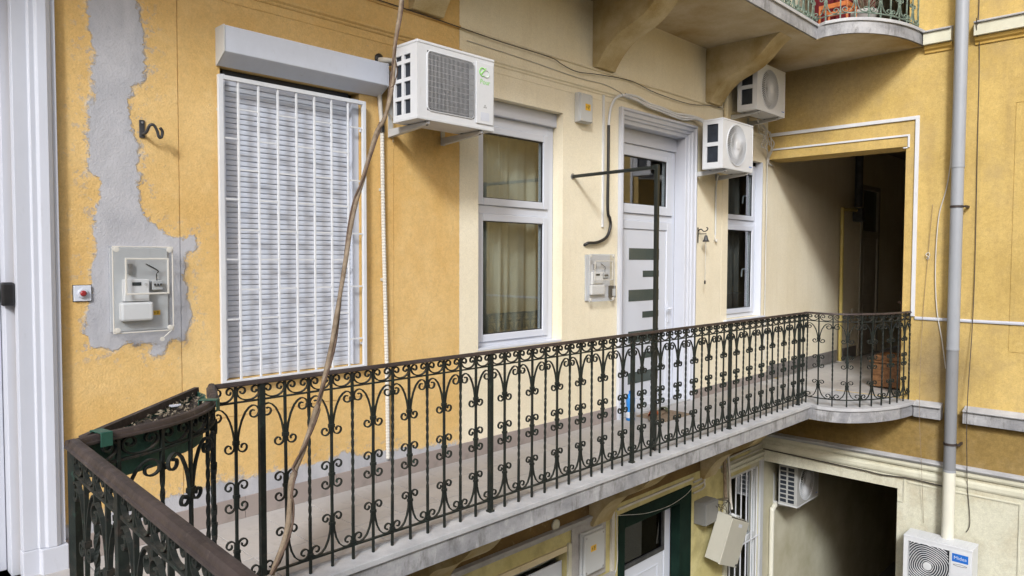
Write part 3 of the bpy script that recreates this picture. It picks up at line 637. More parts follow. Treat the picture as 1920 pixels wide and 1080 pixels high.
MB().box(1.931, 2.829, YW+.05, YW+.056, .903, 2.808).build('backing', 'fin_dark', sh)
gg = thing('window_grille', 'white steel security grille with staggered short crossbars over the roller shutter', 'grille', (2.38, YW-.04, .9))
YG = YW-.045
frame_ring(MB(), 1.862, 2.905, .878, 2.750, YG-.012, YG+.012, .030, .026, .024, .026).build('frame', 'grille_white', gg, bevel=.002)
for x in (1.880, 2.890):
    for z in (1.05, 2.55): MB().box(x-.006, x+.006, YG+.0125, YW-.0005, z-.008, z+.008).build('lug', 'grille_white', gg)
for k in range(7):
    x = 1.987+.1295*k; MB().box(x-.0065, x+.0065, YG-.0065, YG+.0065, .902, 2.724).build('bar', 'grille_white', gg, bevel=.0015, seg=1)
for k in range(8):
    x0 = (1.987+.1295*(k-1)+.0065) if k else 1.892; x1 = 1.987+.1295*k-.0065 if k < 7 else 2.879
    z = 2.378 if k % 2 == 0 else 2.560
    while z > .95: MB().box(x0, x1, YG-.005, YG+.005, z-.005, z+.005).build('crossbar', 'grille_white', gg); z -= .3675

# ---- casement windows
def window(name, label, x0, x1, z0, z1, yf, fr, z_mid, ztop, head, handle=False):
    """white plastic window: fixed frame, transom, upper and lower sash with glass"""
    t = thing(name, label, 'window', ((x0+x1)/2, YW, z0))
    frame_ring(MB(), x0+.001, x1-.001, z0+.001, ztop, yf, yf+.07, fr, fr, .055, fr).build('frame', 'white_upvc', t, bevel=.004)
    MB().box(x0+fr+.001, x1-fr-.001, yf+.001, yf+.068, z_mid-.035, z_mid+.035).build('transom', 'white_upvc', t, bevel=.004)
    if head: MB().box(x0+.001, x1-.001, yf-.045, yf+.08, ztop+.001, z1-.001).build('head_panel', 'white_paint', t, bevel=.006)
    for a, b in ((z_mid+.036, ztop-fr-.001), (z0+.057, z_mid-.036)):
        s_ = frame_ring(MB(), x0+fr+.002, x1-fr-.002, a, b, yf-.018, yf+.05, .065, .065, .062, .062).build('sash', 'white_upvc', t, bevel=.006)
        frame_ring(MB(), x0+fr+.0672, x1-fr-.0672, a+.0622, b-.0622, yf-.004, yf+.012, .006, .006, .006, .006).build('gasket', 'black_plastic', s_)
        MB().box(x0+fr+.064, x1-fr-.064, yf+.016, yf+.020, a+.06, b-.06).build('pane', 'pane_glass', s_)
        if handle:
            zc = (a+b)/2; MB().tube([(x1-fr-.09, yf+.06, zc), (x1-fr-.09, yf+.10, zc), (x1-fr-.095, yf+.105, zc-.02), (x1-fr-.105, yf+.105, zc-.10)], .008, 6).build('handle', 'white_upvc', s_)
    return t
w1 = window('casement_window', 'tall white two-part window with pale curtains, right of the air conditioner with the green logo', 4.033, 5.10, .885, 3.0, YW+.12, .085, 2.075, 2.875, True)
MB().box(4.034, 5.099, YW+.0015, YW+.115, .887, .905).build('sill', 'white_upvc', w1, bevel=.003)
tag(curtain('curtain', 4.0, 4.62, .9, 2.95, YW+.30, 'curtain', .028, 60, 44), 'pale net curtain hanging behind the tall white window, left half', 'curtain')
tag(curtain('curtain', 4.60, 5.2, .9, 2.95, YW+.36, 'curtain', .02, 50, 30, 2), 'beige curtain hanging behind the tall white window, right half', 'curtain')
w2 = window('casement_window', 'narrow white two-part window at the far end beside the passage', 8.275, 9.20, .905, 2.95, YW+.085, .06, 2.135, 2.90, False, True)
MB().box(8.20, 9.28, YW-.045, YW+.083, .880, .904).build('sill', 'white_upvc', w2, bevel=.003)
MB().box(9.180, 9.199, YW-.012, YW+.084, .906, 2.948).build('reveal_lining', 'white_upvc', w2, bevel=.003)
tag(curtain('curtain', 8.68, 9.1, .9, 2.95, YW+.26, 'curtain_dark', .02, 40, 46, 1), 'grey curtain behind the narrow far window', 'curtain')

# ---- entrance door with moulded surround
dr = thing('entrance_door', 'white entrance door with dark glass stripes, transom light and moulded white surround', 'door', (6.7, YW, 0))
prof = [(.145, .002), (.145, .038), (.120, .044), (.112, .026), (.075, .018), (.068, .002), (.045, -.004), (.038, -.022), (.004, -.030), (.0, -.036), (.0, -.17), (.03, -.17)]
x0, x1, zt = 6.108, 7.312, 3.045
vs = []; 
for o_, d in prof: vs += [(x0-o_, YW-d, .012), (x0-o_, YW-d, zt+o_), (x1+o_, YW-d, zt+o_), (x1+o_, YW-d, .012)]
fs = [(i*4+j, i*4+j+1, i*4+5+j, i*4+4+j) for i in range(len(prof)-1) for j in range(3)]
MB().add(vs, fs).build('surround', 'white_paint', dr)
YD = YW+.17
frame_ring(MB(), 6.11, 7.31, .0, 2.89, YD, YD+.07, .075, .075, .02, .07).build('frame', 'white_upvc', dr, bevel=.004)
MB().box(6.11, 7.31, YD-.02, YD+.07, 2.891, 3.044).build('head_panel', 'white_paint', dr, bevel=.005)
MB().box(6.186, 7.234, YD+.001, YD+.068, 2.075, 2.15).build('transom', 'white_upvc', dr, bevel=.004)
tr = frame_ring(MB(), 6.187, 7.233, 2.152, 2.818, YD-.02, YD+.05, .085, .12, .10, .055).build('transom_sash', 'white_upvc', dr, bevel=.006)
frame_ring(MB(), 6.2725, 7.1125, 2.2525, 2.7625, YD-.006, YD+.012, .006, .006, .006, .006).build('gasket', 'black_plastic', tr)
MB().box(6.27, 7.115, YD+.016, YD+.020, 2.25, 2.765).build('pane', 'pane_glass', tr)
lfm = MB(); frame_ring(lfm, 6.187, 7.233, .022, 2.073, YD-.018, YD+.05, .085, .105, .10, .09); leaf = lfm.build('leaf', 'white_upvc', dr, bevel=.006)
MB().box(6.273, 7.127, YD-.004, YD+.04, .123, 1.982).build('leaf_panel', 'white_upvc', leaf, bevel=.003)
for k in range(4):
    zt_ = 1.775-.452*k; MB().box(6.40, 6.985, YD-.0075, YD-.0045, zt_-.125, zt_).build('glass_stripe', 'stripe_glass', leaf)
    if k < 3: MB().box(6.665, 6.985, YD-.0075, YD-.0045, zt_-.315, zt_-.245).build('glass_stripe', 'stripe_glass', leaf)
mb = MB(); mb.box(7.15, 7.19, YD-.026, YD-.019, .93, 1.17); mb.tube([(7.17, YD-.026, 1.09), (7.17, YD-.065, 1.09), (7.155, YD-.07, 1.09), (7.05, YD-.07, 1.085)], .009, 8); mb.build('handle', 'white_upvc', leaf)
MB().box(5.985, 7.435, YW-.02, YW+.16, .0125, .030).build('threshold', 'lip', dr, bevel=.004)

# ---- passage door in the dark
pd = thing('passage_door', 'dim panelled door with transom light deep inside the passage', 'door', (13.4, YW, 0))
frame_ring(MB(), 12.951, 13.899, .01, 2.949, YW-.02, YW+.06, .09, .09, .02, .08).build('frame', 'door_dark', pd, bevel=.006)
MB().box(13.042, 13.808, YW-.015, YW+.05, 2.03, 2.16).build('transom', 'door_dark', pd, bevel=.006)
MB().box(13.042, 13.808, YW+.02, YW+.03, 2.162, 2.868).build('transom_pane', 'stripe_glass', pd)
lf = MB().box(13.043, 13.807, YW+.005, YW+.05, .032, 2.028).build('leaf', 'door_dark', pd, bevel=.004)
for z0, z1 in ((.2, .9), (1.05, 1.9)): MB().box(13.16, 13.69, YW-.004, YW+.0045, z0, z1).build('panel', 'door_dark', lf, bevel=.008)

# ---- ground-floor openings
gd = thing('green_door', 'dark green ground-floor door with a white lower panel and dark glass', 'door', (6.7, YW, -4.3))
frame_ring(MB(), 6.021, 7.459, -4.29, -1.001, YW-.02, YW+.10, .10, .26, .02, .16).build('frame', 'green_paint', gd, bevel=.006)
gl_ = frame_ring(MB(), 6.122, 7.198, -4.27, -1.163, YW+.105, YW+.155, .05, .13, .2, .03).build('leaf', 'white_upvc', gd, bevel=.005)
MB().box(6.173, 7.067, YW+.112, YW+.15, -3.8, -1.70).build('leaf_panel', 'white_upvc', gl_, bevel=.004)
frame_ring(MB(), 6.40, 6.95, -2.7, -1.82, YW+.104, YW+.1115, .02, .02, .02, .02).build('panel_moulding', 'white_upvc', gl_, bevel=.003)
frame_ring(MB(), 6.1725, 7.0675, -1.698, -1.1935, YW+.10, YW+.14, .02, .035, .045, .02).build('glazing_frame', 'dark_metal', gl_)
MB().box(6.185, 7.04, YW+.122, YW+.126, -1.66, -1.21).build('pane', 'dark_pane', gl_)
bw = thing('barred_window', 'ground-floor window behind white vertical bars in the court corner', 'window', (8.8, YW, -3.3))
frame_ring(MB(), 8.351, 9.249, -3.29, -1.131, YW+.03, YW+.10, .03, .03, .05, .05).build('frame', 'box_grey', bw, bevel=.005)
MB().box(8.382, 9.218, YW+.035, YW+.09, -2.12, -2.05).build('transom', 'box_grey', bw, bevel=.005)
for z0, z1 in ((-3.24, -2.122), (-2.048, -1.182)): MB().box(8.381, 9.219, YW+.06, YW+.064, z0, z1).build('pane', 'pane_glass', bw)
MB().prism([(8.26, YW), (8.26, YW-.03), (8.345, YW-.03), (8.345, YW)], 'Z', -3.3, -1.06).build('casing', 'court_trim', bw, bevel=.004)
MB().prism([(9.255, YW), (9.255, YW-.03), (9.345, YW-.03), (9.345, YW)], 'Z', -3.3, -1.06).build('casing', 'box_grey', bw, bevel=.004)
MB().box(8.25, 9.345, YW-.035, YW, -1.058, -1.022).build('head_casing', 'court_trim', bw, bevel=.004)
for k in range(6): x = 8.42+.15*k; MB().tube([(x, YW-.015, -3.25), (x, YW-.015, -1.14)], .0085, 8).build('bar', 'grille_white', bw)
MB().box(8.36, 9.24, YW-.022, YW-.008, -2.10, -2.085).build('crossbar', 'grille_white', bw)
lw = thing('low_window', 'ground-floor window with a white blind below a cream lintel board, left of the grey plaster patch', 'window', (4.2, YW, -2.7))
for k in range(4): MB().box(2.612+.645*k, 2.612+.645*k+.64, YW-.012, YW+.03, -1.135, -1.078).build('lintel_board', 'cream_paint', lw, bevel=.003)
MB().box(2.61, 5.18, YW+.05, YW+.06, -2.68, -1.235).build('blind', 'white_upvc', lw)
MB().box(2.61, 5.18, YW+.09, YW+.095, -1.25, -1.13).build('pane', 'pane_glass', lw)
MB().box(5.192, 5.235, YW-.03, YW, -2.7, -1.06).build('side_board', 'court_trim', lw, bevel=.004)

# ================================================================ RAILINGS
PITCH_B = .1306
def mirror(pts): return [(-x, z) for x, z in pts]
W_, T_ = .013, .0065
def lyre_top():
    m_ = MB()
    a = [(.0095, .752), (.011, .785), (.018, .825), (.031, .867), (.050, .905), (.070, .926)]
    top = spiral(.094, .899, .036, .010, 100, -300, 20)
    low = spiral(.038, .739, .029, .009, 165, 560, 18)
    line = list(reversed(low))+a+top
    for q in (line, mirror(line)): m_.strip(q, W_, T_)
    m_.box(-.0155, .0155, -.0105, .0105, .752, .772); return m_
def quad_mid():
    m_ = MB()
    u = [(.0095, .502)]+[(.0095, .53)]+spiral(.038, .550, .029, .008, 172, -210, 18)
    for q in (u, mirror(u)): m_.strip(q, W_, T_); m_.strip([(x, 1.004-z) for x, z in q], W_, T_)
    m_.box(-.0155, .0155, -.0105, .0105, .494, .510); return m_
def lyre_low():
    m_ = MB()
    up_ = [(.0095, .232)]+[(.0095, .25)]+spiral(.036, .266, .027, .008, 172, -210, 18)
    dn = [(.0095, .236), (.013, .195), (.024, .150), (.042, .113), (.064, .092)]+spiral(.094, .117, .033, .009, -105, 290, 20)
    for q in (up_, mirror(up_), dn, mirror(dn)): m_.strip(q, W_, T_)
    m_.box(-.0155, .0155, -.0105, .0105, .226, .242); return m_
def arch():
    m_ = MB(); h = PITCH_B/2
    half = list(reversed(spiral(.033, 1.010, .024, .007, 180, -190, 15)))+[(.0095, .998), (.016, .985), (.030, .973), (.048, .966), (h, .9645)]
    m_.strip(half+[(2*h-x, z) for x, z in reversed(half[:-1])], W_, T_); return m_
def bar_plain():
    m_ = MB(); m_.box(-.0062, .0062, -.0062, .0062, .0, 1.036); return m_
def bar_twist():
    m_ = MB(); zs = [0, .28]+[.28+.56*i/44 for i in range(1, 45)]+[1.036]; vs = []
    for z in zs:
        g = PI/4+max(0, min(1, (z-.28)/.56))*PI*5.5
        for k in range(4): vs.append((.0092*math.cos(g+k*PI/2), .0092*math.sin(g+k*PI/2), z))
    m_.add(vs, [(i*4+k, i*4+(k+1) % 4, i*4+4+(k+1) % 4, i*4+4+k) for i in range(len(zs)-1) for k in range(4)])
    for z in (.088, .882): m_.box(-.0135, .0135, -.0105, .0105, z, z+.02)
    return m_
def post_m():
    m_ = MB(); m_.box(-.014, .014, -.014, .014, 0, 1.036); m_.box(-.02, .02, -.02, .02, 0, .012); return m_
SRC = {}
def railpart(kind, mat, parent, p, ang, sx=1, z=0, own=None):
    key = (kind, mat)
    nm = {'lyre_top': 'lyre_scroll', 'quad': 'double_scroll', 'lyre_low': 'foot_scroll', 'arch': 'arch_scroll', 'plain': 'baluster', 'twist': 'twisted_baluster', 'post': 'post'}[kind]
    if key not in SRC:
        SRC[key] = {'lyre_top': lyre_top, 'quad': quad_mid, 'lyre_low': lyre_low, 'arch': arch, 'plain': bar_plain, 'twist': bar_twist, 'post': post_m}[kind]().build(nm, mat)
        o = SRC[key]
    else:
        o = SRC[key].copy(); COL.objects.link(o)
    o.parent = parent
    if own is None:
        o.matrix_parent_inverse = Matrix.Translation(-rootloc(parent)); o.location = (p[0], p[1], z); o.rotation_euler = (random.uniform(-.006, .006), random.uniform(-.007, .007), ang+random.uniform(-.03, .03)) if kind in ('plain', 'twist') else (0, 0, ang)
    o.scale = (sx, 1, 1); return o
def rail_run(root, nodes, mat, kinds, z=0):
    """nodes = (x, y, angle along run); kinds = one letter per node: s scroll bar, t twisted, p post, n nothing"""
    for i, ((x, y, a), k) in enumerate(zip(nodes, kinds)):
        sx = 1
        if 0 < i < len(nodes)-1: sx = (math.hypot(nodes[i+1][0]-x, nodes[i+1][1]-y)+math.hypot(nodes[i-1][0]-x, nodes[i-1][1]-y))/2/PITCH_B
        if k == 's':
            b = railpart('plain', mat, root, (x, y), a, 1, z)
            for s_ in ('lyre_top', 'quad', 'lyre_low'): railpart(s_, mat, b, None, 0, sx if s_ != 'quad' else min(sx, 1.1), own=b)
        elif k == 't': railpart('twist', mat, root, (x, y), a, 1, z)
        elif k == 'p': railpart('post', mat, root, (x, y), a, 1, z)
        if i < len(nodes)-1:
            q = nodes[i+1]; d = math.hypot(q[0]-x, q[1]-y); railpart('arch', mat, root, (x, y), math.atan2(q[1]-y, q[0]-x), d/PITCH_B, z)
def along(path, n, skip_first=False):
    P = [Vector(p) for p in smooth_path(path, 8)]; L = [0]
    for i in range(1, len(P)): L.append(L[-1]+(P[i]-P[i-1]).length)
    out = []
    for k in range(n+1):
        s_ = L[-1]*k/n; i = max(j for j in range(len(L)) if L[j] <= s_+1e-9); i = min(i, len(P)-2)
        t = (s_-L[i])/(L[i+1]-L[i]); q = P[i].lerp(P[i+1], t); d = P[i+1]-P[i]; out.append((q.x, q.y, math.atan2(d.y, d.x)))
    return out[1:] if skip_first else out
HR = [(-.024, 1.0365), (-.027, 1.039), (-.027, 1.046), (-.021, 1.049), (-.018, 1.058), (-.013, 1.065), (0, 1.0672), (.013, 1.065), (.018, 1.058), (.021, 1.049), (.027, 1.046), (.027, 1.039), (.024, 1.0365)]
def flat(z, w=.0065, h=.006): return [(-w, z-h), (w, z-h), (w, z+h), (-w, z+h)]
def rails(root, path, mat, hmat, z=0, hand=True):
    if hand: MB().sweep(path, [(o*.72, 1.0365+(h-1.0365)*.72+z) for o, h in HR]).build('handrail', hmat, root)
    MB().sweep(path, flat(.9575+z, .008, .004)).build('upper_rail', mat, root)
    MB().sweep(path, flat(.0785+z, .008, .005)).build('bottom_rail', mat, root)
# main railing
posts = [1.645, 3.212, 4.81, 6.45, 8.08]
nodes = [(1.40, YR, 0), (1.512, YR, 0)]; kinds = 'ns'
for a, b in zip(posts, posts[1:]):
    for k in range(12): nodes.append((a+(b-a)*k/12, YR, 0)); kinds += 'p' if k == 0 else 's' if k % 2 else 't'
nodes += [(8.08, YR, 0), (8.19, YR, 0), (8.30, YR, 0)]; kinds += 'pst'
r1 = thing('gallery_railing', 'long black wrought-iron scroll railing of the gallery curving out to the side wall', 'railing', (4.8, YR, 0))
rail_run(r1, nodes, 'iron', kinds)
bn = along(BULGE, 10); rail_run(r1, bn, 'iron', 'n'+'ststststs'+'t')
rails(r1, [(1.40, YR)]+[tuple(p) for p in smooth_path([(8.2, YR)]+BULGE, 5)], 'iron', 'handrail')
# near corner railing with the planter
r2_ = thing('corner_railing', 'near wrought-iron railing with brown handrail turning the corner at lower left', 'railing', (.6, 1.5, 0))
an = along(ARC, 7); rail_run(r2_, an, 'iron', 'pstststt')
NX = lambda y: .592+.043*(y-1.25)
nn = [(NX(2.605-.131*k), 2.605-.131*k, PI/2) for k in range(0, 30)]; rail_run(r2_, [(x, y, -PI/2) for x, y, a in nn], 'iron', 'n'+''.join('p' if k % 12 == 3 else ('s' if k % 2 == 0 else 't') for k in range(29)))
arcp = [tuple(p) for p in smooth_path(ARC, 5)]
rails(r2_, [(NX(-1.3), -1.3)]+arcp, 'iron', 'handrail', hand=False)
wide = [(o*.95, h) for o, h in HR]
MB().sweep([(NX(-1.3), -1.3), (NX(2.612), 2.612)], wide).build('handrail', 'handrail', r2_)
MB().sweep([(.630, 2.606)]+arcp[1:], [(o*.86, h-.0012) for o, h in HR]).build('handrail', 'handrail', r2_)
# upper gallery railing, only its feet are seen
r3 = thing('upper_railing', 'pale green wrought-iron railing of the upper gallery at the top edge', 'railing', (7, YR, ZU))
un = [(5.8+.1306*k, YR, 0) for k in range(20)]; rail_run(r3, un, 'upper_iron', ''.join('s' if k % 2 else 't' for k in range(20)), ZU)
rail_run(r3, bn, 'upper_iron', 't'+'ststststs'+'t', ZU)
rails(r3, [(5.8, YR)]+[tuple(p) for p in smooth_path([(8.2, YR)]+BULGE, 5)], 'upper_iron', 'handrail', ZU)

# ---- planter wedged in the railing corner
pl = thing('corner_planter', 'dark green metal planter trough with dry soil held in the railing corner', 'planter', (.95, 2.9, .9))
arci = offs(smooth_path(ARC[1:-1], 4), -.030)
outer = [(.70, 2.662)]+arci+[(1.315, 3.285)]
def inset(poly, d):
    c = Vector((sum(p[0] for p in poly)/len(poly), sum(p[1] for p in poly)/len(poly))); return [tuple(Vector(p)+(c-Vector(p)).normalized()*d) for p in poly]
inn = inset(outer, .012); bot = inset(outer, .035); n = len(outer)
vs = [(x, y, 1.046) for x, y in outer]+[(x, y, .885) for x, y in bot]+[(x, y, 1.046) for x, y in inn]+[(x, y, .95) for x, y in inn]
fs = [(i, (i+1) % n, n+(i+1) % n, n+i) for i in range(n)]+[tuple(range(n, 2*n))]+[(i, (i+1) % n, 2*n+(i+1) % n, 2*n+i) for i in range(n)]+[(2*n+i, 2*n+(i+1) % n, 3*n+(i+1) % n, 3*n+i) for i in range(n)]
MB().add(vs, fs).build('trough', 'trough_green', pl)
MB().sweep([(.685, 2.650), (1.318, 3.292)], [(-.010, 1.035), (.010, 1.035), (.012, 1.063), (-.008, 1.063)]).build('back_board', 'handrail', pl)
# soil with clods
m_ = MB(); xs = frange(.62, 1.36, .0125); ys = frange(2.62, 3.32, .0125); idx = {}; inn2 = inset(outer, .010)
for i, x in enumerate(xs):
    for j, y in enumerate(ys):
        if poly_sd((x, y), inn2) < -.001:
            idx[i, j] = len(m_.v); m_.v.append((x, y, 1.022+.020*mnoise.noise((x*11, y*11, 0))+.014*mnoise.noise((x*45, y*45, 3))))
for (i, j) in list(idx):
    q = [(i, j), (i+1, j), (i+1, j+1), (i, j+1)]
    if all(k in idx for k in q): m_.f.append(tuple(idx[k] for k in q)); m_.mi.append(0)
m_.build('soil', 'soil', pl)
m_ = MB(); keys = list(idx)
for k in range(210):
    p = Vector(m_.v[0]) if m_.v and False else None
    i, j = random.choice(keys); x, y = xs[i]+random.uniform(-.006, .006), ys[j]+random.uniform(-.006, .006); a = random.uniform(0, 2*PI); l = random.uniform(.003, .011); h = 1.030+random.uniform(0, .014)
    dx, dy = math.cos(a)*l, math.sin(a)*l; m_.add([(x-dx, y-dy, h), (x-dy*.3, y+dx*.3, h+.006), (x+dx, y+dy, h+random.uniform(-.004, .01)), (x+dy*.3, y-dx*.3, h-.002)], [(0, 1, 2, 3)])
o = m_.build('dry_litter', 'leaf_dead', pl); o['kind'] = 'stuff'
m_ = MB(); m_.box(1.10, 1.128, 3.005, 3.032, 1.045, 1.050); m_.box(1.128, 1.14, 3.012, 3.022, 1.046, 1.051); m_.build('paper_scrap', 'white_paint', pl)
for x, y, a in ((.742, 2.650, .18), (1.222, 2.934, .87)):
    m_ = MB(); m_.box(-.020, .020, -.034, .034, 1.0675, 1.071); m_.box(-.020, .020, -.0375, -.034, 1.022, 1.071); m_.box(-.020, .020, .034, .0375, 1.02, 1.071)
    o = m_.build('hanging_strap', 'clip_green', pl, bevel=.0015, seg=1); o.matrix_parent_inverse = Matrix.Translation(-rootloc(pl)); o.location = (x, y, 0); o.rotation_euler = (0, 0, a)

# ---- dry vine-like cord tied to the near handrail
ray = [(.540, -.395, 1.16), (.535, -.412, 1.22), (.542, -.340, 1.28), (.566, -.286, 1.34), (.591, -.219, 1.42), (.613, -.140, 1.50), (.631, -.047, 1.62), (.654, .074, 1.76), (.672, .127, 1.82), (.700, .208, 1.92), (.717, .237, 1.96), (.732, .293, 2.02), (.738, .356, 2.10), (.752, .44, 2.2), (.76, .55, 2.35), (.765, .70, 2.6)]
pts = [Vector((.615, 1.212, 1.072))]+[Vector((a*y, y, 1.65+b*y)) for a, b, y in ray[1:]]
pts = smooth_path(pts, 8)
cd = thing('twisted_cord', 'brown twisted cord rising from the near handrail past the roller shutter', 'cord', (.62, 1.2, 1.07))
for ph, mt, rr, off in ((0, 'rope', .0062, .0012), (PI, 'rope_dark', .0030, .0066)):
    q = []; 
    for i, p in enumerate(pts):
        T = (pts[min(i+1, len(pts)-1)]-pts[max(i-1, 0)]).normalized(); a = T.orthogonal().normalized(); b = T.cross(a); g = i*.20+ph
        q.append(p+(a*math.cos(g)+b*math.sin(g))*off)
    MB().tube(q, [rr*(.8+.45*i/len(q)+.08*math.sin(i*.9+ph)) for i in range(len(q))], 7).build('strand', mt, cd, smooth=True)
lp = [(.592+.0335*math.cos(g), 1.20+.012*math.sin(g*.5), 1.048+.026*math.sin(g)) for g in [i*2*PI/24 for i in range(25)]]
MB().tube(lp, .0028, 6).build('tie_loop', 'thread', cd, smooth=True)
i0 = 88; p = pts[min(i0, len(pts)-3)]
MB().tube(smooth_path([p+Vector(d) for d in ((-.012, 0, -.05), (-.016, -.006, -.02), (.0, -.012, 0), (.014, 0, .02), (.022, .01, .026), (.030, .01, .055), (.022, .01, .09))], 5), .0022, 5).build('loose_thread', 'rope_dark', cd, smooth=True)

# ---- clothes-line stand of dark tube
ps = thing('tube_frame', 'dark green steel tube post with an arm to the wall beside the white door', 'tube frame', (5.24, 3.40, 0))
MB().box(5.223, 5.257, 3.383, 3.417, .006, 2.455).build('upright', 'tube_paint', ps, bevel=.003)
MB().tube([(5.24, 3.418, 2.437), (5.245, YW-.004, 2.43)], .0165, 10).build('arm', 'tube_paint', ps)
MB().box(5.222, 5.258, 3.382, 3.440, 2.418, 2.460).build('elbow', 'tube_paint', ps, bevel=.008)
MB().lathe([(.03, -.004), (.03, 0), (.018, .0), (.018, .012)], (5.245, YW-.0005, 2.43), 'Y', 14).build('wall_flange', 'steel', ps)

# ================================================================ AIR CONDITIONERS
def hole_face(mb, x0, x1, z0, z1, cx, cz, r, y, depth, n=48):
    """front panel with a round mouth and a tube going in"""
    angs = sorted([2*PI*k/n for k in range(n)]+[math.atan2(b-cz, a-cx) % (2*PI) for a in (x0, x1) for b in (z0, z1)])
    vs = []
    for g in angs:
        c, s_ = math.cos(g), math.sin(g); t = 9
        if c > 1e-9: t = min(t, (x1-cx)/c)
        if c < -1e-9: t = min(t, (x0-cx)/c)
        if s_ > 1e-9: t = min(t, (z1-cz)/s_)
        if s_ < -1e-9: t = min(t, (z0-cz)/s_)
        vs += [(cx+c*t, y, cz+s_*t), (cx+c*r, y, cz+s_*r), (cx+c*r*.97, y+depth, cz+s_*r*.97), (cx, y+depth, cz)]
    k = len(angs)
    fs = []; 
    for i in range(k):
        j = (i+1) % k; fs += [(i*4, j*4, j*4+1, i*4+1), (i*4+1, j*4+1, j*4+2, i*4+2)]
    mb.add(vs, fs, 0); mb.add(vs, [(i*4+2, ((i+1) % k)*4+2, i*4+3) for i in range(k)], 2)
def air_conditioner(label, loc, rz, w, d, h, g, kind, group='outdoor air conditioner units', arms=True):
    t = thing('air_conditioner', label, 'air conditioner', loc, group); t.rotation_euler = (0, 0, rz)
    yb, yf = -g, -g-d; X0, X1 = -w/2, w/2; m_ = MB()
    B = lambda mb, nm, mt, par=None, **k: mb.build(nm, mt, par or t, local=True, **k)
    m_.add([(X1, yf, 0), (X1, yb, 0), (X1, yb, h), (X1, yf, h)], [(0, 1, 2, 3)]); m_.add([(X0, yf, 0), (X1, yf, 0), (X1, yb, 0), (X0, yb, 0)], [(0, 1, 2, 3)]); m_.add([(X0, yf, h), (X1, yf, h), (X1, yb, h), (X0, yb, h)], [(0, 1, 2, 3)])
    m_.add([(X0, yb, 0), (X1, yb, 0), (X1, yb, h), (X0, yb, h)], [(0, 1, 2, 3)], 1)
    sw_ = d
    if kind == 'wire':
        side = [(.075+.1*c, .075+.1*c+.072, .035+.123*r_, .035+.123*r_+(.098 if r_ < 3 else .035), .015, True) for c in (0, 1) for r_ in range(4)]
        side = [(a, min(b, d-.018), z0, z1 if z1 < h-.02 else h-.02, dp, k) for a, b, z0, z1, dp, k in side]
        m_.plate((X0, yf, 0), (1, 0, 0), (0, 0, 1), (0, 1, 0), [0, w], [0, h], [(.085, w-.20, .055, h-.05, .055, True)])
    elif kind == 'radial':
        side = [(.06, d-.05, .06, h*.45, .015, True), (.06, d-.05, h*.53, h-.05, .015, True)]
        hole_face(m_, X0, X1, 0, h, -.045, h*.5, h*.43, yf, .06)
    elif kind == 'swirl':
        side = [(.05, d-.04, .05, h-.05, .015, True)]
        m_.plate((X0, yf, 0), (1, 0, 0), (0, 0, 1), (0, 1, 0), [0, w], [0, h], [(.05, w-.215, .05, h-.05, .05, True)])
    else:
        side = [(.045+.11*c, .045+.11*c+.09, .03+.063*r_, .03+.063*r_+.05, .012, True) for c in (0, 1) for r_ in range(8) if .03+.063*r_+.05 < h]
        hole_face(m_, X0, X1, 0, h, -.05, h*.5, h*.43, yf, .06)
    m_.plate((X0, yf, 0), (0, 1, 0), (0, 0, 1), (1, 0, 0), [0, d], [0, h], side)
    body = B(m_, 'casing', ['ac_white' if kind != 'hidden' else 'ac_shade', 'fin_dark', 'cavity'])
    B(MB().box(X0-.004, X1+.004, yf-.004, yb+.003, h-.012, h+.010), 'lid', 'ac_white', bevel=.006)
    B(MB().box(X0-.002, X1+.002, yf-.002, yb+.002, -.012, .006), 'base_pan', 'ac_grey', bevel=.003)
    gd_ = MB(); yg = yf-.004
    if kind == 'wire':
        x0, x1, z0, z1 = X0+.085, X1-.20, .055, h-.05; n = 36
        for k in range(n):
            x = x0+.006+(x1-x0-.012)*k/(n-1); ins = max(0, .03-min(x-x0, x1-x))*.6
            gd_.tube([(x, yf+.02, z0+ins), (x, yg-.004, z0+ins+.006), (x, yg-.004, z1-ins-.006), (x, yf+.02, z1-ins)], .0026, 4)
        for k in range(11): z = z0+.02+(z1-z0-.04)*k/10; gd_.tube([(x0, yf+.005, z), (x0+.01, yg, z), (x1-.01, yg, z), (x1, yf+.005, z)], .0022, 4)
        B(gd_, 'fan_guard', 'steel')
        fr_ = MB(); R_ = .035; pts_ = []
        for cx, cz, a0 in ((x1-R_, z1-R_, 0), (x0+R_, z1-R_, 90), (x0+R_, z0+R_, 180), (x1-R_, z0+R_, 270)):
            for k in range(6): a = math.radians(a0+18*k); pts_.append((cx+R_*math.cos(a), yf-.002, cz+R_*math.sin(a)))
        fr_.tube(pts_+[pts_[0]], .005, 6); B(fr_, 'guard_frame', 'ac_white', smooth=True)
        cx_, cz_, rf = (x0+x1)/2, h/2, .19
        pn = B(MB().box(X1-.185, X1-.012, yf-.008, yf-.001, .03, h-.035), 'service_cover', 'ac_white', bevel=.005)
        lg = MB(); cxl, czl = X1-.125, h-.105
        heart = [(cxl+.028*math.cos(a)*(1 if a < 4.3 else .8), czl+.030*math.sin(a)) for a in [math.radians(40+260*i/14) for i in range(15)]]
        lg.tube([(x, yf-.0095, z) for x, z in heart], .0045, 6); lg.tube([(cxl-.022, yf-.0095, czl-.024), (cxl+.005, yf-.0095, czl+.002), (cxl+.034, yf-.0095, czl+.032)], .0042, 6); B(lg, 'emblem', 'logo_green', pn)
        lg = MB(); lg.tube([(cxl+.040+.026*math.cos(a), yf-.0092, czl-.006+.026*math.sin(a)) for a in [math.radians(120-250*i/12) for i in range(13)]], .0042, 6); lg.tube([(cxl+.012, yf-.0092, czl-.02), (cxl+.03, yf-.0092, czl-.034)], .0042, 6); B(lg, 'emblem', 'logo_pale', pn)
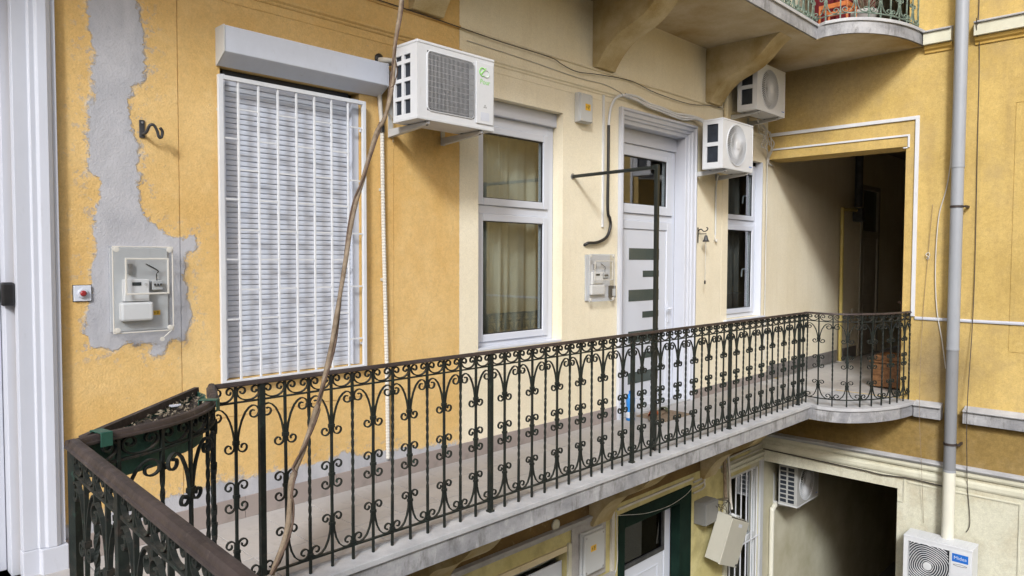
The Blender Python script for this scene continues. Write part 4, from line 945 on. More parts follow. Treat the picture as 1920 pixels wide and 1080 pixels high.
        tx = text_mesh('Pour', .052, 'lettering', 'logo_green', pn, (X1-.098, yf-.0086, h-.175), (1, 0, 0), (0, 0, 1)); tx.matrix_parent_inverse = Matrix()
        sg = MB(); 
        for a, b in ((0, .007), (-.009, -.006), (.009, -.006)): sg.add([(X1-.098+a-.006, yf-.0088, .16+b-.005), (X1-.098+a+.006, yf-.0088, .16+b-.005), (X1-.098+a, yf-.0088, .16+b+.006)], [(0, 1, 2)])
        B(sg, 'warning_mark', 'black_plastic', pn)
        B(MB().box(X1-.14, X1-.055, yf-.0092, yf-.0082, .055, .115), 'rating_label', 'shutter_white', pn)
    elif kind in ('radial', 'hidden'):
        cx_, cz_, R_ = -.045 if kind == 'radial' else -.05, h*.5, h*.43; ns = 50
        for k in range(ns):
            a = 2*PI*k/ns; pts_ = []
            for j in range(5):
                rr = .05+(R_-.05)*j/4; b = a+.35*j/4; pts_.append((cx_+rr*math.cos(b), yg-.012*(1-(rr/R_)**2), cz_+rr*math.sin(b)))
            gd_.tube(pts_, .0034, 4)
        for rr in (.33, .66, 1.0): gd_.tube([(cx_+R_*rr*math.cos(a), yg-.012*(1-rr*rr), cz_+R_*rr*math.sin(a)) for a in [2*PI*i/40 for i in range(41)]], .0025 if rr < 1 else .005, 5)
        gd_.lathe([(.052, .006), (.052, -.006), (.040, -.012)], (cx_, yg-.008, cz_), 'Y', 20)
        B(gd_, 'fan_guard', 'ac_white', smooth=False); rf = R_*.85
        pn = B(MB().box(X1-.012, X1+.0015, yf-.003, yb-.01, .02, h-.03), 'service_cover', 'ac_white', bevel=.003)
        for zz in (h*.72, h*.80): B(MB().box(X1-.075, X1-.02, yf-.0016, yf-.0004, zz, zz+.008), 'lettering', 'ac_grey', body)
        B(MB().box(X1-.09, X1-.02, yf-.0016, yf-.0004, .05, .060), 'rating_label', 'logo_blue', body)
    else:
        x0, x1, z0, z1 = X0+.05, X1-.215, .05, h-.05; cx_, cz_ = (x0+x1)/2-.01, h*.47; rf = .2
        def clipped(pts_):
            run = []
            for p in pts_:
                if x0 < p[0] < x1 and z0 < p[2] < z1: run.append(p)
                else:
                    if len(run) > 1: gd_.tube(run, .0045, 5)
                    run = []
            if len(run) > 1: gd_.tube(run, .0045, 5)
        for k in range(2, 14):
            rr = .0225*k+.015; clipped([(cx_+rr*math.cos(a)*(1+.10*math.sin(2*a)), yg, cz_+rr*math.sin(a)*(1-.08*math.sin(2*a))) for a in [2*PI*i/56 for i in range(57)]])
        gd_.lathe([(.045, .006), (.045, -.004), (.03, -.008)], (cx_, yg, cz_), 'Y', 24); gd_.tube([(x0, yg+.002, z0), (x1, yg+.002, z0), (x1, yg+.002, z1), (x0, yg+.002, z1), (x0, yg+.002, z0)], .004, 4)
        B(gd_, 'fan_guard', 'ac_grey')
        B(MB().box(X1-.205, X1-.012, yf-.006, yf-.001, .03, h-.035), 'service_cover', 'ac_white', bevel=.004)
        bd = B(MB().box(X1-.190, X1-.035, yf-.0078, yf-.0062, h-.155, h-.065), 'badge', 'logo_blue')
        tx = text_mesh('Midea', .052, 'lettering', 'white_upvc', bd, (X1-.112, yf-.0082, h-.11), (1, 0, 0), (0, 0, 1)); tx.matrix_parent_inverse = Matrix()
        ar = MB(); ar.tube([(X1-.112+.07*math.cos(a), yf-.0072, h-.185+.014*math.sin(a)) for a in [math.radians(200+140*i/10) for i in range(11)]], .0022, 4); ar.tube([(X1-.112+.07*math.cos(a), yf-.0072, h-.192+.014*math.sin(a)) for a in [math.radians(160-140*i/10) for i in range(11)]], .0018, 4); B(ar, 'swoosh', 'black_plastic')
        tp = MB()
        for k in range(14): tp.box(X0+.03+.045*k, X0+.062+.045*k, yf+.05, yb-.03, h+.0105, h+.0135)
        B(tp, 'lid_ribs', 'ac_white')
    fb = MB()
    for k in range(3):
        a = 2*PI*k/3+.4; vs = []
        for j in range(6):
            rr = .04+(rf-.04)*j/5; wd = .5+.35*j/5; b0, b1 = a-.3+.25*j/5, a-.3+.25*j/5+wd
            vs += [(cx_+rr*math.cos(b0), yf+.028, cz_+rr*math.sin(b0)), (cx_+rr*math.cos(b1), yf+.046, cz_+rr*math.sin(b1))]
        fb.add(vs, [(j*2, j*2+1, j*2+3, j*2+2) for j in range(5)])
    fb.lathe([(.05, .02), (.05, -.004), (.035, -.012)], (cx_, yf+.030, cz_), 'Y', 16); B(fb, 'fan', 'dark_metal' if kind != 'radial' else 'box_dirty')
    if arms:
        for x in (X0+.11, X1-.11):
            a_ = MB(); a_.prism([(-.0015, -.075), (-.0015, -.018), (yf+.02, -.018), (yf+.01, -.030), (yf+.04, -.042), (-.05, -.072)], 'X', x-.017, x+.017); br = B(a_, 'bracket_arm', 'bracket_white', bevel=.002)
            B(MB().box(x-.02, x+.02, -.007, -.0005, -.078, .38), 'wall_rail', 'bracket_white', bevel=.001)
            for yy in (yf+.035, yb-.04): B(MB().lathe([(.014, 0), (.014, -.006), (.007, -.006), (.007, -.03)], (x, yy, -.0125), 'Z', 8), 'rubber_foot', 'black_plastic', br)
            B(MB().lathe([(.009, 0), (.009, .02)], (x, yf+.012, -.035), 'Z', 8), 'bolt', 'steel', br)
    return t
air_conditioner('air conditioner with square wire guard and green leaf logo beside the shutter box', (3.40, YW, 2.612), 0, .72, .27, .51, .19, 'wire')
air_conditioner('air conditioner with round radial guard over the narrow window, right of the door', (7.71, YW, 2.685), 0, .72, .25, .535, .16, 'radial')
air_conditioner('topmost air conditioner with round guard tucked beside the stained console', (8.50, YW, 3.445), 0, .76, .25, .545, .18, 'radial')
air_conditioner('shaded air conditioner with slotted side at the mouth of the lower passage', (9.98, YW, -1.72), 0, .72, .26, .56, .12, 'hidden')
air_conditioner('air conditioner with wavy grille and blue badge low on the side wall', (XR, 2.11, -2.06), -PI/2, .68, .27, .55, .09, 'swirl')

# ================================================================ WALL FITTINGS
def sticker(parent, x, y, z, w, h):
    s_ = MB().box(x-w/2, x+w/2, y-.0012, y, z-h/2, z+h/2).build('warning_sticker', 'yellow_sticker', parent)
    m_ = MB(); m_.add([(x-w*.36, y-.0018, z-h*.05), (x-w*.20, y-.0018, z+h*.36), (x-w*.24, y-.0018, z+h*.02), (x-w*.12, y-.0018, z+h*.06), (x-w*.30, y-.0018, z-h*.38), (x-w*.25, y-.0018, z-h*.04)], [(0, 1, 2), (0, 2, 5), (5, 2, 3), (5, 3, 4)])
    for k in range(3): m_.box(x, x+w*(.36-.06*k), y-.0022, y-.0013, z+h*(.22-.22*k)-h*.05, z+h*(.22-.22*k)+h*.05)
    m_.build('print', 'black_plastic', s_)
def meter_box(name, label, x0, x1, z0, z1, dep, small=False):
    t = thing(name, label, 'meter box', ((x0+x1)/2, YW, z0)); yf = YW-dep; W, Hh = x1-x0, z1-z0
    MB().box(x0+.004, x1-.004, YW-.012, YW-.0005, z0+.004, z1-.004).build('back_plate', 'box_grey' if not small else 'ac_white', t, bevel=.003)
    m_ = MB(); frame_ring(m_, x0, x1, z0, z1, yf, YW-.0005, .004, .004, .004, .004); m_.box(x0+.004, x1-.004, yf, yf+.003, z0+.004, z1-.004); cv = m_.build('clear_cover', 'clear_plastic', t, bevel=.0015, seg=1)
    frame_ring(MB(), x0-.003, x1+.003, z0-.003, z1+.003, yf-.004, yf-.0005, .007, .007, .007, .007).build('rim', 'cable_white' if not small else 'box_grey', cv, bevel=.0015, seg=1)
    for x in (x0+.018, x1-.018):
        for z in (z0+.016, z1-.016): MB().lathe([(.015, .004), (.015, -.006), (.008, -.007)], (x, yf-.004, z), 'Y', 12).build('corner_screw', 'cable_white', cv)
    wx0, wx1, wz0, wz1 = x0+W*.19, x0+W*.93, z0+Hh*.44, z0+Hh*.87
    frame_ring(MB(), wx0, wx1, wz0, wz1, yf-.010, yf-.0045, .010, .010, .010, .010).build('inspection_window', 'cable_white', cv, bevel=.002)
    mx0, mx1 = x0+W*.2, x0+W*.62
    me = MB().box(mx0, mx1, yf+.022, YW-.013, z0+Hh*.36, z0+Hh*.62).build('meter', 'meter_white', t, bevel=.004)
    MB().box(mx0+.04*W/.3, mx0+.085*W/.3, yf+.020, yf+.0215, z0+Hh*.545, z0+Hh*.585).build('display', 'lcd', me)
    MB().lathe([(.008, 0), (.008, -.004)], (mx1-.02, yf+.0215, z0+Hh*.56), 'Y', 12).build('button', 'box_grey', me)
    MB().box(x0+W*.14, x0+W*.68, yf+.012, YW-.013, z0+Hh*.13, z0+Hh*.35).build('terminal_cover', 'meter_white', t, bevel=.012)
    sw_ = MB(); sw_.box(x0+W*.68, x0+W*.86, yf+.03, YW-.013, z0+Hh*.49, z0+Hh*.60); s_ = sw_.build('circuit_breaker', 'box_grey', t, bevel=.002)
    for k in range(3): xx = x0+W*(.71+.05*k); MB().box(xx, xx+W*.02, yf+.020, yf+.030, z0+Hh*.54, z0+Hh*.565).build('toggle', 'black_plastic', s_)
    MB().tube(smooth_path([(x0+W*.78, yf+.05, z0+Hh*.6), (x0+W*.77, yf+.045, z0+Hh*.68), (x0+W*.80, yf+.05, z0+Hh*.72), (x0+W*.6, YW-.02, z0+Hh*.8)], 4), .003, 5).build('wire', 'black_plastic', t)
    MB().box(x0+W*.30, x0+W*.37, YW-.03, YW-.013, z0+Hh*.68, z0+Hh*.80).build('clip', 'steel', t)
    if not small: sticker(t, x0+W*.78, YW-.0125, z0+Hh*.21, .040, .026)
    return t
mbx = meter_box('meter_box', 'open-fronted electricity meter box with clear cover on the grey mortar repair', 1.262, 1.575, 1.238, 1.712, .075)
MB().tube([(1.567, YW-.082, 1.243), (1.535, YW-.084, 1.215), (1.515, YW-.085, 1.198)], .003, 6).build('cover_latch', 'cable_white', mbx)
MB().lathe([(.012, .003), (.012, -.003)], (1.51, YW-.085, 1.192), 'Y', 12).build('latch_ring', 'cable_white', mbx)
m2 = meter_box('meter_box', 'small clear plastic meter box on the cream wall left of the white door', 5.43, 5.83, 1.245, 1.70, .06, True)
MB().box(5.80, 5.868, YW-.055, YW-.001, 1.27, 1.39).build('padlock_box', 'dark_metal', m2, bevel=.004)
MB().box(5.81, 5.858, YW-.0575, YW-.0555, 1.29, 1.36).build('label', 'box_grey', m2)
# thin loops of seal wire beside it are left to the box itself
jb = thing('junction_box', 'narrow grey wall box with yellow sticker high between window and door', 'box', (5.36, YW, 2.94))
MB().box(5.262, 5.455, YW-.055, YW-.0005, 2.940, 3.215).build('body', 'box_grey', jb, bevel=.008)
MB().box(5.268, 5.449, YW-.072, YW-.0555, 2.948, 3.207).build('lid', 'box_grey', jb, bevel=.007)
for z in (2.962, 3.193): 
    for x in (5.283, 5.434): MB().lathe([(.010, 0), (.010, -.003)], (x, YW-.0722, z), 'Y', 10).build('screw', 'cable_white', jb)
sticker(jb, 5.375, YW-.0724, 3.085, .075, .06)
eb = thing('electric_box', 'large grey electric cover box with yellow sticker on the ground-floor plaster patch', 'box', (5.5, YW, -1.5))
MB().box(5.345, 5.70, YW-.055, YW-.021, -1.44, -1.00).build('body', 'box_grey', eb, bevel=.02, seg=3)
MB().box(5.362, 5.685, YW-.085, YW-.0555, -1.42, -1.02).build('lid', 'box_grey', eb, bevel=.02, seg=3)
for z in (-1.39, -1.05):
    for x in (5.39, 5.655): MB().lathe([(.010, 0), (.010, -.003)], (x, YW-.0852, z), 'Y', 10).build('screw', 'steel', eb)
sticker(eb, 5.50, YW-.0855, -1.17, .085, .06)
tag(MB().box(5.25, 5.79, YW-.020, YW-.0005, -1.52, -.935).build('plaster_patch', 'mortar', None, bevel=.012), 'rough grey plaster patch around the ground-floor electric box', 'plaster patch')
vt = MB().lathe([(.052, .002), (.055, -.014), (.044, -.022), (.040, -.016)], (5.02, YW, -.835), 'Y', 20).build('round_vent', 'court_trim', None, smooth=False); tag(vt, 'small round cap on the brown wall above the low window', 'vent cap')
# red-lensed bell push
bp = thing('call_button', 'square white wall plate with a round red button left of the meter box', 'button', (1.13, YW, 1.46))
MB().box(1.091, 1.175, YW-.012, YW-.0005, 1.418, 1.502).build('plate', 'white_upvc', bp, bevel=.003)
MB().lathe([(.026, 0), (.026, -.008), (.020, -.011)], (1.133, YW-.0121, 1.46), 'Y', 20).build('collar', 'white_paint', bp)
MB().lathe([(.0155, 0), (.0155, -.006), (.008, -.010)], (1.133, YW-.0233, 1.46), 'Y', 18).build('red_lens', 'red_plastic', bp, smooth=True)
MB().box(1.0875, 1.1785, YW-.002, YW-.0003, 1.4145, 1.5055).build('dark_edge', 'dark_metal', bp)
# iron wall hook
hk = thing('wall_hook', 'rusty iron hook bracket on the orange wall beside the mortar repair', 'hook', (1.47, YW, 2.33))
MB().box(1.432, 1.462, YW-.008, YW-.0005, 2.325, 2.425).build('plate', 'dark_metal', hk, bevel=.003)
MB().tube(smooth_path([(1.45, YW-.006, 2.345), (1.452, YW-.06, 2.352), (1.46, YW-.085, 2.385), (1.48, YW-.09, 2.39), (1.50, YW-.085, 2.36), (1.51, YW-.08, 2.33), (1.525, YW-.075, 2.33), (1.53, YW-.08, 2.36), (1.515, YW-.085, 2.38)], 5), .0085, 8).build('hook', 'dark_metal', hk, smooth=True)
MB().lathe([(.006, 0), (.006, -.004)], (1.447, YW-.0082, 2.41), 'Y', 8).build('screw', 'steel', hk)
# ship's-style bell
bl = thing('wall_bell', 'small dark metal bell on a scrolled bracket with pull cord, right of the white door', 'bell', (7.56, YW, 1.87))
MB().box(7.535, 7.555, YW-.008, YW-.0005, 1.85, 2.03).build('bracket_plate', 'black_plastic', bl, bevel=.002)
MB().tube(smooth_path([(7.545, YW-.008, 1.99), (7.55, YW-.04, 2.01), (7.56, YW-.07, 1.985), (7.57, YW-.10, 1.99), (7.575, YW-.115, 2.015), (7.57, YW-.10, 2.03)], 5), .007, 8).build('bracket_scroll', 'black_plastic', bl, smooth=True)
MB().tube([(7.545, YW-.008, 1.955), (7.57, YW-.10, 1.955)], .005, 6).build('bracket_rod', 'black_plastic', bl)
MB().lathe([(.006, .065), (.016, .058), (.022, .035), (.028, .012), (.040, -.012), (.036, -.012)], (7.57, YW-.095, 1.875), 'Z', 20).build('bell_cup', 'dark_metal', bl, smooth=True)
MB().tube([(7.57, YW-.095, 1.955), (7.57, YW-.095, 1.93)], .003, 6).build('hanger', 'steel', bl)
MB().tube(smooth_path([(7.57, YW-.095, 1.87), (7.568, YW-.092, 1.6), (7.572, YW-.088, 1.40)], 4), .004, 6).build('pull_cord', 'conduit', bl)
MB().lathe([(.004, .03), (.010, .015), (.010, -.01), (.005, -.018)], (7.572, YW-.088, 1.385), 'Z', 10).build('cord_knob', 'black_plastic', bl, smooth=True)

# ---- cables and conduits on the long wall
def cable(name, label, pts, r, mat, n=7, k=5, cat='cable', group=None):
    return tag(MB().tube(smooth_path(pts, k), r, n).build(name, mat, None, smooth=True), label, cat, group)
cc = thing('corrugated_conduit', 'pale corrugated conduit running down the orange wall right of the grille', 'conduit', (3.08, YW, .2))
m_ = MB(); zz = frange(.175, 2.60, .011); pp = []; rr = []
for i, z in enumerate(zz): pp.append((3.106-.040*(z-.175)/2.43+.004*math.sin(z*2.3), YW-.020, z)); rr.append(.0165 if i % 2 else .0135)
m_.tube(pp, rr, 8); m_.build('hose', 'cable_white', cc)
m_ = MB(); m_.tube(smooth_path([(3.062, YW-.022, 2.62), (3.045, YW-.022, 2.8), (3.040, YW-.03, 2.95), (3.052, YW-.035, 3.03), (3.09, YW-.04, 3.055), (3.16, YW-.10, 3.05)], 5), .017, 8); m_.build('pipe_cover', 'conduit', cc, smooth=True)
m_ = MB(); m_.tube([(3.062, YW-.021, 2.56), (3.060, YW-.021, 2.63)], .0215, 10); m_.build('collar', 'black_plastic', cc, smooth=True)
for z in (.7, 1.5, 2.15): MB().box(3.106-.040*(z-.175)/2.43-.024, 3.106-.040*(z-.175)/2.43+.024, YW-.006, YW-.0005, z-.01, z+.01).build('saddle', 'cable_white', cc)
cable('refrigerant_pipe', 'bundled white refrigerant pipe between the shutter box and the logo air conditioner', [(3.055, YW+.02, 3.08), (3.06, YW-.05, 3.07), (3.12, YW-.10, 3.06), (3.22, YW-.17, 3.03), (3.30, YW-.20, 3.0)], .019, 'cable_white', 8, 5, 'pipe')
cable('refrigerant_pipe', 'thinner pipe looping below the bundled pipe into the logo air conditioner', [(3.05, YW+.02, 3.06), (3.06, YW-.06, 3.03), (3.10, YW-.09, 2.96), (3.16, YW-.12, 2.93), (3.26, YW-.2, 2.90)], .011, 'conduit', 8, 5, 'pipe')
m_ = MB().lathe([(.035, .01), (.04, -.006), (.022, -.014)], (3.055, YW, 3.085), 'Y', 14).build('wall_seal', 'black_plastic', None, smooth=True); tag(m_, 'black sealing lump where the pipes leave the wall by the shutter box', 'seal')
cable('thin_cable', 'thin yellowed wire dangling beside the logo air conditioner bracket', [(3.12, YW-.09, 3.0), (3.13, YW-.04, 2.85), (3.10, YW-.03, 2.72), (3.14, YW-.03, 2.68), (3.17, YW-.02, 2.6), (3.16, YW-.02, 2.5)], .0035, 'thread', 5)
cable('thin_cable', 'sagging dark wire strung along the frieze under the upper gallery', [(-1, YW-.026, 3.50), (2, YW-.026, 3.50), (3.2, YW-.026, 3.49), (3.81, YW-.024, 3.478), (4.28, YW-.024, 3.465), (4.89, YW-.024, 3.462), (5.05, YW-.024, 3.43), (5.27, YW-.024, 3.406), (5.6, YW-.024, 3.44), (6.13, YW-.024, 3.475), (6.6, YW-.024, 3.43), (7.27, YW-.024, 3.42), (7.7, YW-.024, 3.47), (8.05, YW-.024, 3.49)], .0042, 'cable_dark', 5)
cable('thin_cable', 'thin wire drooping across the cream wall below the frieze wire', [(3.9, YW-.006, 3.40), (4.6, YW-.006, 3.385), (5.3, YW-.006, 3.36), (5.7, YW-.006, 3.37), (5.98, YW-.006, 3.335), (6.05, YW-.006, 3.30)], .004, 'conduit', 5)
tag(MB().box(5.690, 5.712, YW-.016, YW-.0005, 1.72+.25, 3.262).build('cable_trunking', 'grille_white', None, bevel=.002), 'slim white vertical trunking left of the white door surround', 'trunking')
bk = thing('supply_cable', 'thick white cable turning black as it drops to the small meter box', 'cable', (5.75, YW, 1.8))
MB().tube(smooth_path([(6.1, YW-.035, 3.292), (5.98, YW-.035, 3.30), (5.86, YW-.035, 3.25), (5.79, YW-.03, 3.15), (5.765, YW-.028, 3.03), (5.762, YW-.027, 2.97)], 6), .0135, 8).build('white_length', 'grille_white', bk, smooth=True)
MB().tube(smooth_path([(5.762, YW-.027, 2.975), (5.76, YW-.027, 2.6), (5.758, YW-.027, 2.15), (5.79, YW-.03, 2.06), (5.80, YW-.03, 1.98), (5.74, YW-.03, 1.875), (5.60, YW-.03, 1.82), (5.46, YW-.028, 1.81), (5.43, YW-.01, 1.795), (5.425, YW+.01, 1.79)], 6), .015, 10).build('black_sleeve', 'black_plastic', bk, smooth=True)
for k, (dz, ph) in enumerate(((0, 0), (.022, 1.3), (-.018, 2.4))):
    cable('door_cable', ('upper', 'middle', 'lower')[(1, 0, 2)[k]]+' of the white cables sagging over the door surround', [(5.95+.05*k, YW-.05-.006*k, 3.30+dz*.5), (6.2, YW-.05-.006*k, 3.29+dz+.01*math.sin(ph)), (6.41, YW-.052, 3.268+dz), (6.65, YW-.052, 3.262+dz*.6+.012*math.sin(ph*2)), (6.93, YW-.052, 3.238+dz), (7.15, YW-.05, 3.245+dz*1.4), (7.38, YW-.06, 3.268+dz*.5), (7.55, YW-.10, 3.22+dz)], .0135 if k < 2 else .009, 'grille_white', 8)
dh = thing('drain_hose', 'thin grey drain hose hanging below the round-guard unit right of the door', 'hose', (7.93, YW, 1.86))
MB().tube(smooth_path([(7.80, YW-.12, 2.66), (7.88, YW-.06, 2.62), (7.93, YW-.018, 2.50), (7.937, YW-.015, 2.2), (7.937, YW-.015, 1.955)], 5), .010, 8).build('hose', 'box_grey', dh, smooth=True)
MB().tube(smooth_path([(7.937, YW-.015, 1.955), (7.92, YW-.02, 1.91), (7.945, YW-.025, 1.87), (7.965, YW-.02, 1.90)], 5), .009, 8).build('hose_end', 'cable_white', dh, smooth=True)
tag(MB().tube([(8.12, YW-.035, 3.1), (8.12, YW-.035, 4.1)], .030, 12).build('riser_pipe', 'cream_paint', None, smooth=True), 'cream riser pipe between stained console and topmost fan unit', 'pipe')
tag(MB().box(8.15, 8.24, YW-.05, YW-.0005, 3.30, 4.05).build('cable_duct', 'cream_paint', None, bevel=.004), 'flat cream cable duct behind the topmost fan unit', 'trunking')
rnd = random.Random(4)
descr = ['leftmost strand', 'second strand', 'third strand', 'fourth strand', 'fifth strand', 'sixth strand', 'rightmost strand']
for k in range(7):
    x = 8.98+.045*k; q = [(8.62+.05*k, YW-.20+.02*k, 3.42)]
    for j in range(6): q.append((x+rnd.uniform(-.03, .03)+.02*j, YW-.05-rnd.uniform(0, .06), 3.37-.055*j+rnd.uniform(-.02, .02)))
    q += [(9.29+.009*k, YW-.022-.004*(k % 3), 3.02), (9.295+.009*k, YW-.022, 2.6 if k < 2 else 2.95), (9.30+.009*k+(0 if k < 2 else .12), YW-.02, .3 if k < 2 else 2.93)]
    cable('loose_cable', descr[k]+' of the tangled cables under the topmost fan unit in the wall corner', q, .0055 if k % 2 else .008, 'conduit' if k % 2 else 'cable_white', 6, 4, 'cable', 'tangled corner cables')
# ---- pipes and wires on the side wall
dp = thing('downpipe', 'tall grey downpipe on the side wall, cream below the ledge', 'downpipe', (9.2, 2.06, -4.3))
for z0, z1, r_, mt in ((2.70, 8.6, .066, 'pipe_grey'), (.66, 2.698, .063, 'pipe_grey'), (-.73, .658, .061, 'pipe_dark')): MB().tube([(9.215, 2.062, z0), (9.215, 2.062, z1)], r_, 20, 0, False).build('pipe_length', mt, dp, smooth=True)
MB().tube([(9.215, 2.062, -4.3), (9.215, 2.062, -.728)], .063, 20, 0, False).build('pipe_length', 'pipe_cream', dp, smooth=True)
for z, r_ in ((2.70, .069), (.66, .066), (-.728, .0645)): MB().tube([(9.215, 2.062, z-.012), (9.215, 2.062, z+.012)], r_, 20).build('joint', 'pipe_grey', dp, smooth=True)
for z in (2.255, -.42):
    cl = MB().tube([(9.215, 2.062, z-.013), (9.215, 2.062, z+.013)], .0685, 20).build('clamp', 'handrail', dp)
    MB().box(9.20, XR, 1.965, 1.985, z-.012, z+.012).build('clamp_arm', 'handrail', cl); MB().lathe([(.012, .04), (.012, -.02)], (9.215, 1.98, z), 'X', 8).build('clamp_bolt', 'handrail', cl)
cable('wall_wire', 'pale wire looping out left of the downpipe', [(9.24, 2.13, 3.2), (9.30, 2.155, 2.75), (XR-.02, 2.20, 2.45), (XR-.02, 2.265, 2.15), (XR-.02, 2.285, 1.6), (XR-.02, 2.26, 1.1), (XR-.02, 2.20, .75), (9.28, 2.14, .42)], .006, 'cable_white', 6)
cable('wall_wire', 'dark wire hanging straight down the side wall right of the downpipe', [(XR-.012, 1.935, 8), (XR-.014, 1.93, 4.4), (XR-.14, 1.925, 4.3), (XR-.012, 1.915, 4.0), (XR-.012, 1.905, 2.8), (XR-.02, 1.895, 1.6), (XR-.035, 1.90, .9), (XR-.14, 1.905, 0), (XR-.10, 1.90, -.6), (XR-.02, 1.905, -.9), (XR-.02, 1.87, -1.3), (XR-.03, 1.90, -1.42)], .0042, 'cable_dark', 6)
cable('wall_wire', 'very thin wire hanging down the side wall between passage and downpipe', [(XR-.02, 2.33, 2.3), (XR-.02, 2.365, 1.7), (XR-.03, 2.40, .96), (XR-.15, 2.38, 0), (XR-.09, 2.36, -.68), (XR-.02, 2.335, -1.43)], .0022, 'mat_brown', 5)
tag(MB().tube(smooth_path([(XR-.02, 2.365, 1.66), (XR-.035, 2.35, 1.69), (XR-.03, 2.385, 1.72), (XR-.02, 2.36, 1.745), (XR-.03, 2.345, 1.71), (XR-.02, 2.38, 1.67)], 4), .005, 6).build('wire_knot', 'conduit', None), 'small knot of wire on the ochre wall beside the passage', 'wire knot')
cable('ledge_cable', 'dark cable running along the pale ledge of the side wall', [(XR-.03, 4.30, -.92), (XR-.028, 3.6, -.935), (XR-.028, 3.0, -.945), (XR-.026, 2.8, -.955), (XR-.026, 2.5, -.935), (XR-.026, 2.15, -.95)], .008, 'cable_dark', 6)
cable('corner_pipe', 'cream pipe bending down beside the shaded air conditioner', [(10.35, YW-.06, -1.78), (9.95, YW-.05, -1.80), (9.70, YW-.04, -1.79), (9.62, YW-.04, -1.84), (9.60, YW-.04, -1.95), (9.60, YW-.04, -3.5)], .034, 'pipe_cream', 12, 6, 'pipe')

# ================================================================ SMALL THINGS
# doormat, slippers and bottle at the door
tag(MB().box(6.22, 6.72, 3.90, 4.26, .0125, .024).build('doormat', 'mat_brown', None, bevel=.004), 'brown doormat lying before the white door', 'doormat')
for x, y, a, mt, lab in ((6.22, 4.06, .5, 'red_fabric', 'red and orange slipper at the left end of the doormat'), (6.33, 4.12, .35, 'red_fabric', 'second red slipper lying behind the first on the doormat'), (6.52, 4.13, .2, 'olive_fabric', 'olive green slipper on the right of the doormat')):
    t = thing('slipper', lab, 'slipper', (x, y, .024), 'slippers on the doormat'); t.rotation_euler = (0, 0, a)
    sole = [(-.12, -.03), (-.09, -.04), (-.02, -.032), (.06, -.045), (.11, -.03), (.125, 0), (.11, .03), (.06, .042), (-.02, .032), (-.09, .036), (-.12, .02)]
    MB().prism(sole, 'Z', .001, .018).build('sole', 'mat_brown', t, local=True, bevel=.003)
    vs = []
    for i in range(6):
        xx = .0+.11*i/5; hh = .05*(1-.5*(i/5)**2); ww = .046*(1-.35*(i/5)**2)
        for j in range(7): g = PI*j/6; vs.append((xx, ww*math.cos(g), .016+hh*math.sin(g)))
    m_ = MB(); m_.add(vs, [(i*7+j, i*7+j+1, i*7+8+j, i*7+7+j) for i in range(5) for j in range(6)]); o = m_.build('upper', mt, t, local=True, smooth=True); q = o.modifiers.new('thick', 'SOLIDIFY'); q.thickness = .004
bo = thing('bottle', 'bright blue plastic bottle standing on the gallery floor left of the door', 'bottle', (6.035, 4.20, .0125))
MB().lathe([(.040, 0), (.046, .006), (.047, .10), (.043, .15), (.047, .20), (.046, .235), (.030, .262), (.018, .275)], (6.035, 4.20, .0125), 'Z', 24).build('body', 'bottle_blue', bo, smooth=True)
MB().lathe([(.019, .275), (.020, .277), (.020, .300), (.017, .303)], (6.035, 4.20, .0125), 'Z', 16).build('cap', 'logo_blue', bo)
MB().lathe([(.0475, .03), (.0478, .032), (.0478, .09), (.0475, .092)], (6.035, 4.20, .0125), 'Z', 24).build('label', 'white_upvc', bo, smooth=True)

# wooden chest and things in the passage
ch = thing('wooden_chest', 'low brown wooden chest with a lid at the mouth of the passage', 'chest', (10.0, 2.98, 0))
x0, x1, y0, y1 = 9.86, 10.36, 2.76, 3.12
for k in range(4): z0 = .03+.075*k; MB().box(x0, x0+.014, y0+.02, y1-.02, z0, z0+.072).build('end_board', 'wood', ch, bevel=.003); MB().box(x0+.015, x1-.015, y1-.014, y1, z0, z0+.072).build('side_board', 'wood', ch, bevel=.003)
MB().box(x0+.002, x1-.002, y0, y0+.014, .03, .33).build('back_board', 'wood', ch); MB().box(x1-.014, x1, y0+.02, y1-.02, .03, .33).build('far_board', 'wood', ch)
for x, y in ((x0-.004, y0), (x0-.004, y1-.02), (x1-.016, y0), (x1-.016, y1-.02)): MB().box(x, x+.022, y, y+.021, .009, .335).build('corner_post', 'wood_dark', ch, bevel=.002)
MB().box(x0-.02, x1+.02, y0-.02, y1+.02, .337, .362).build('lid', 'wood', ch, bevel=.005)
MB().box(x0+.02, x1-.02, y0+.02, y1-.02, .363, .43).build('lid_panel', 'wood', ch, bevel=.008)
sh_ = thing('wardrobe', 'dark brown wooden cupboard standing in the gloom behind the chest', 'cupboard', (11.3, 2.8, 0))
MB().box(10.95, 11.75, 2.27, 3.10, .06, 1.05).build('carcass', 'wood_dark', sh_, bevel=.005)
for k in range(4): MB().box(10.936, 10.949, 2.29+.2*k, 2.29+.2*k+.19, .08, 1.03).build('door_board', 'wood', sh_, bevel=.004)
MB().box(10.91, 11.78, 2.26, 3.13, 1.051, 1.085).build('top', 'wood_dark', sh_, bevel=.005)
MB().box(10.97, 11.73, 2.29, 3.08, .009, .059).build('plinth', 'wood_dark', sh_)
for z, lab in ((1.22, 'lower'), (1.46, 'upper')):
    tag(MB().box(10.1, 10.9, 2.255, 2.80, z, z+.022).build('wall_shelf', 'wood', None, bevel=.003), lab+' of the two wooden shelves just inside the passage', 'shelf')
pp_ = thing('potted_plant', 'small leafy plant in a pale pot on the shelf inside the passage', 'plant', (10.3, 2.68, 1.482))
MB().lathe([(.035, 0), (.05, .09), (.055, .092), (.055, .11), (.047, .11)], (10.3, 2.70, 1.483), 'Z', 16).build('pot', 'white_paint', pp_, smooth=True)
m_ = MB(); rnd = random.Random(2)
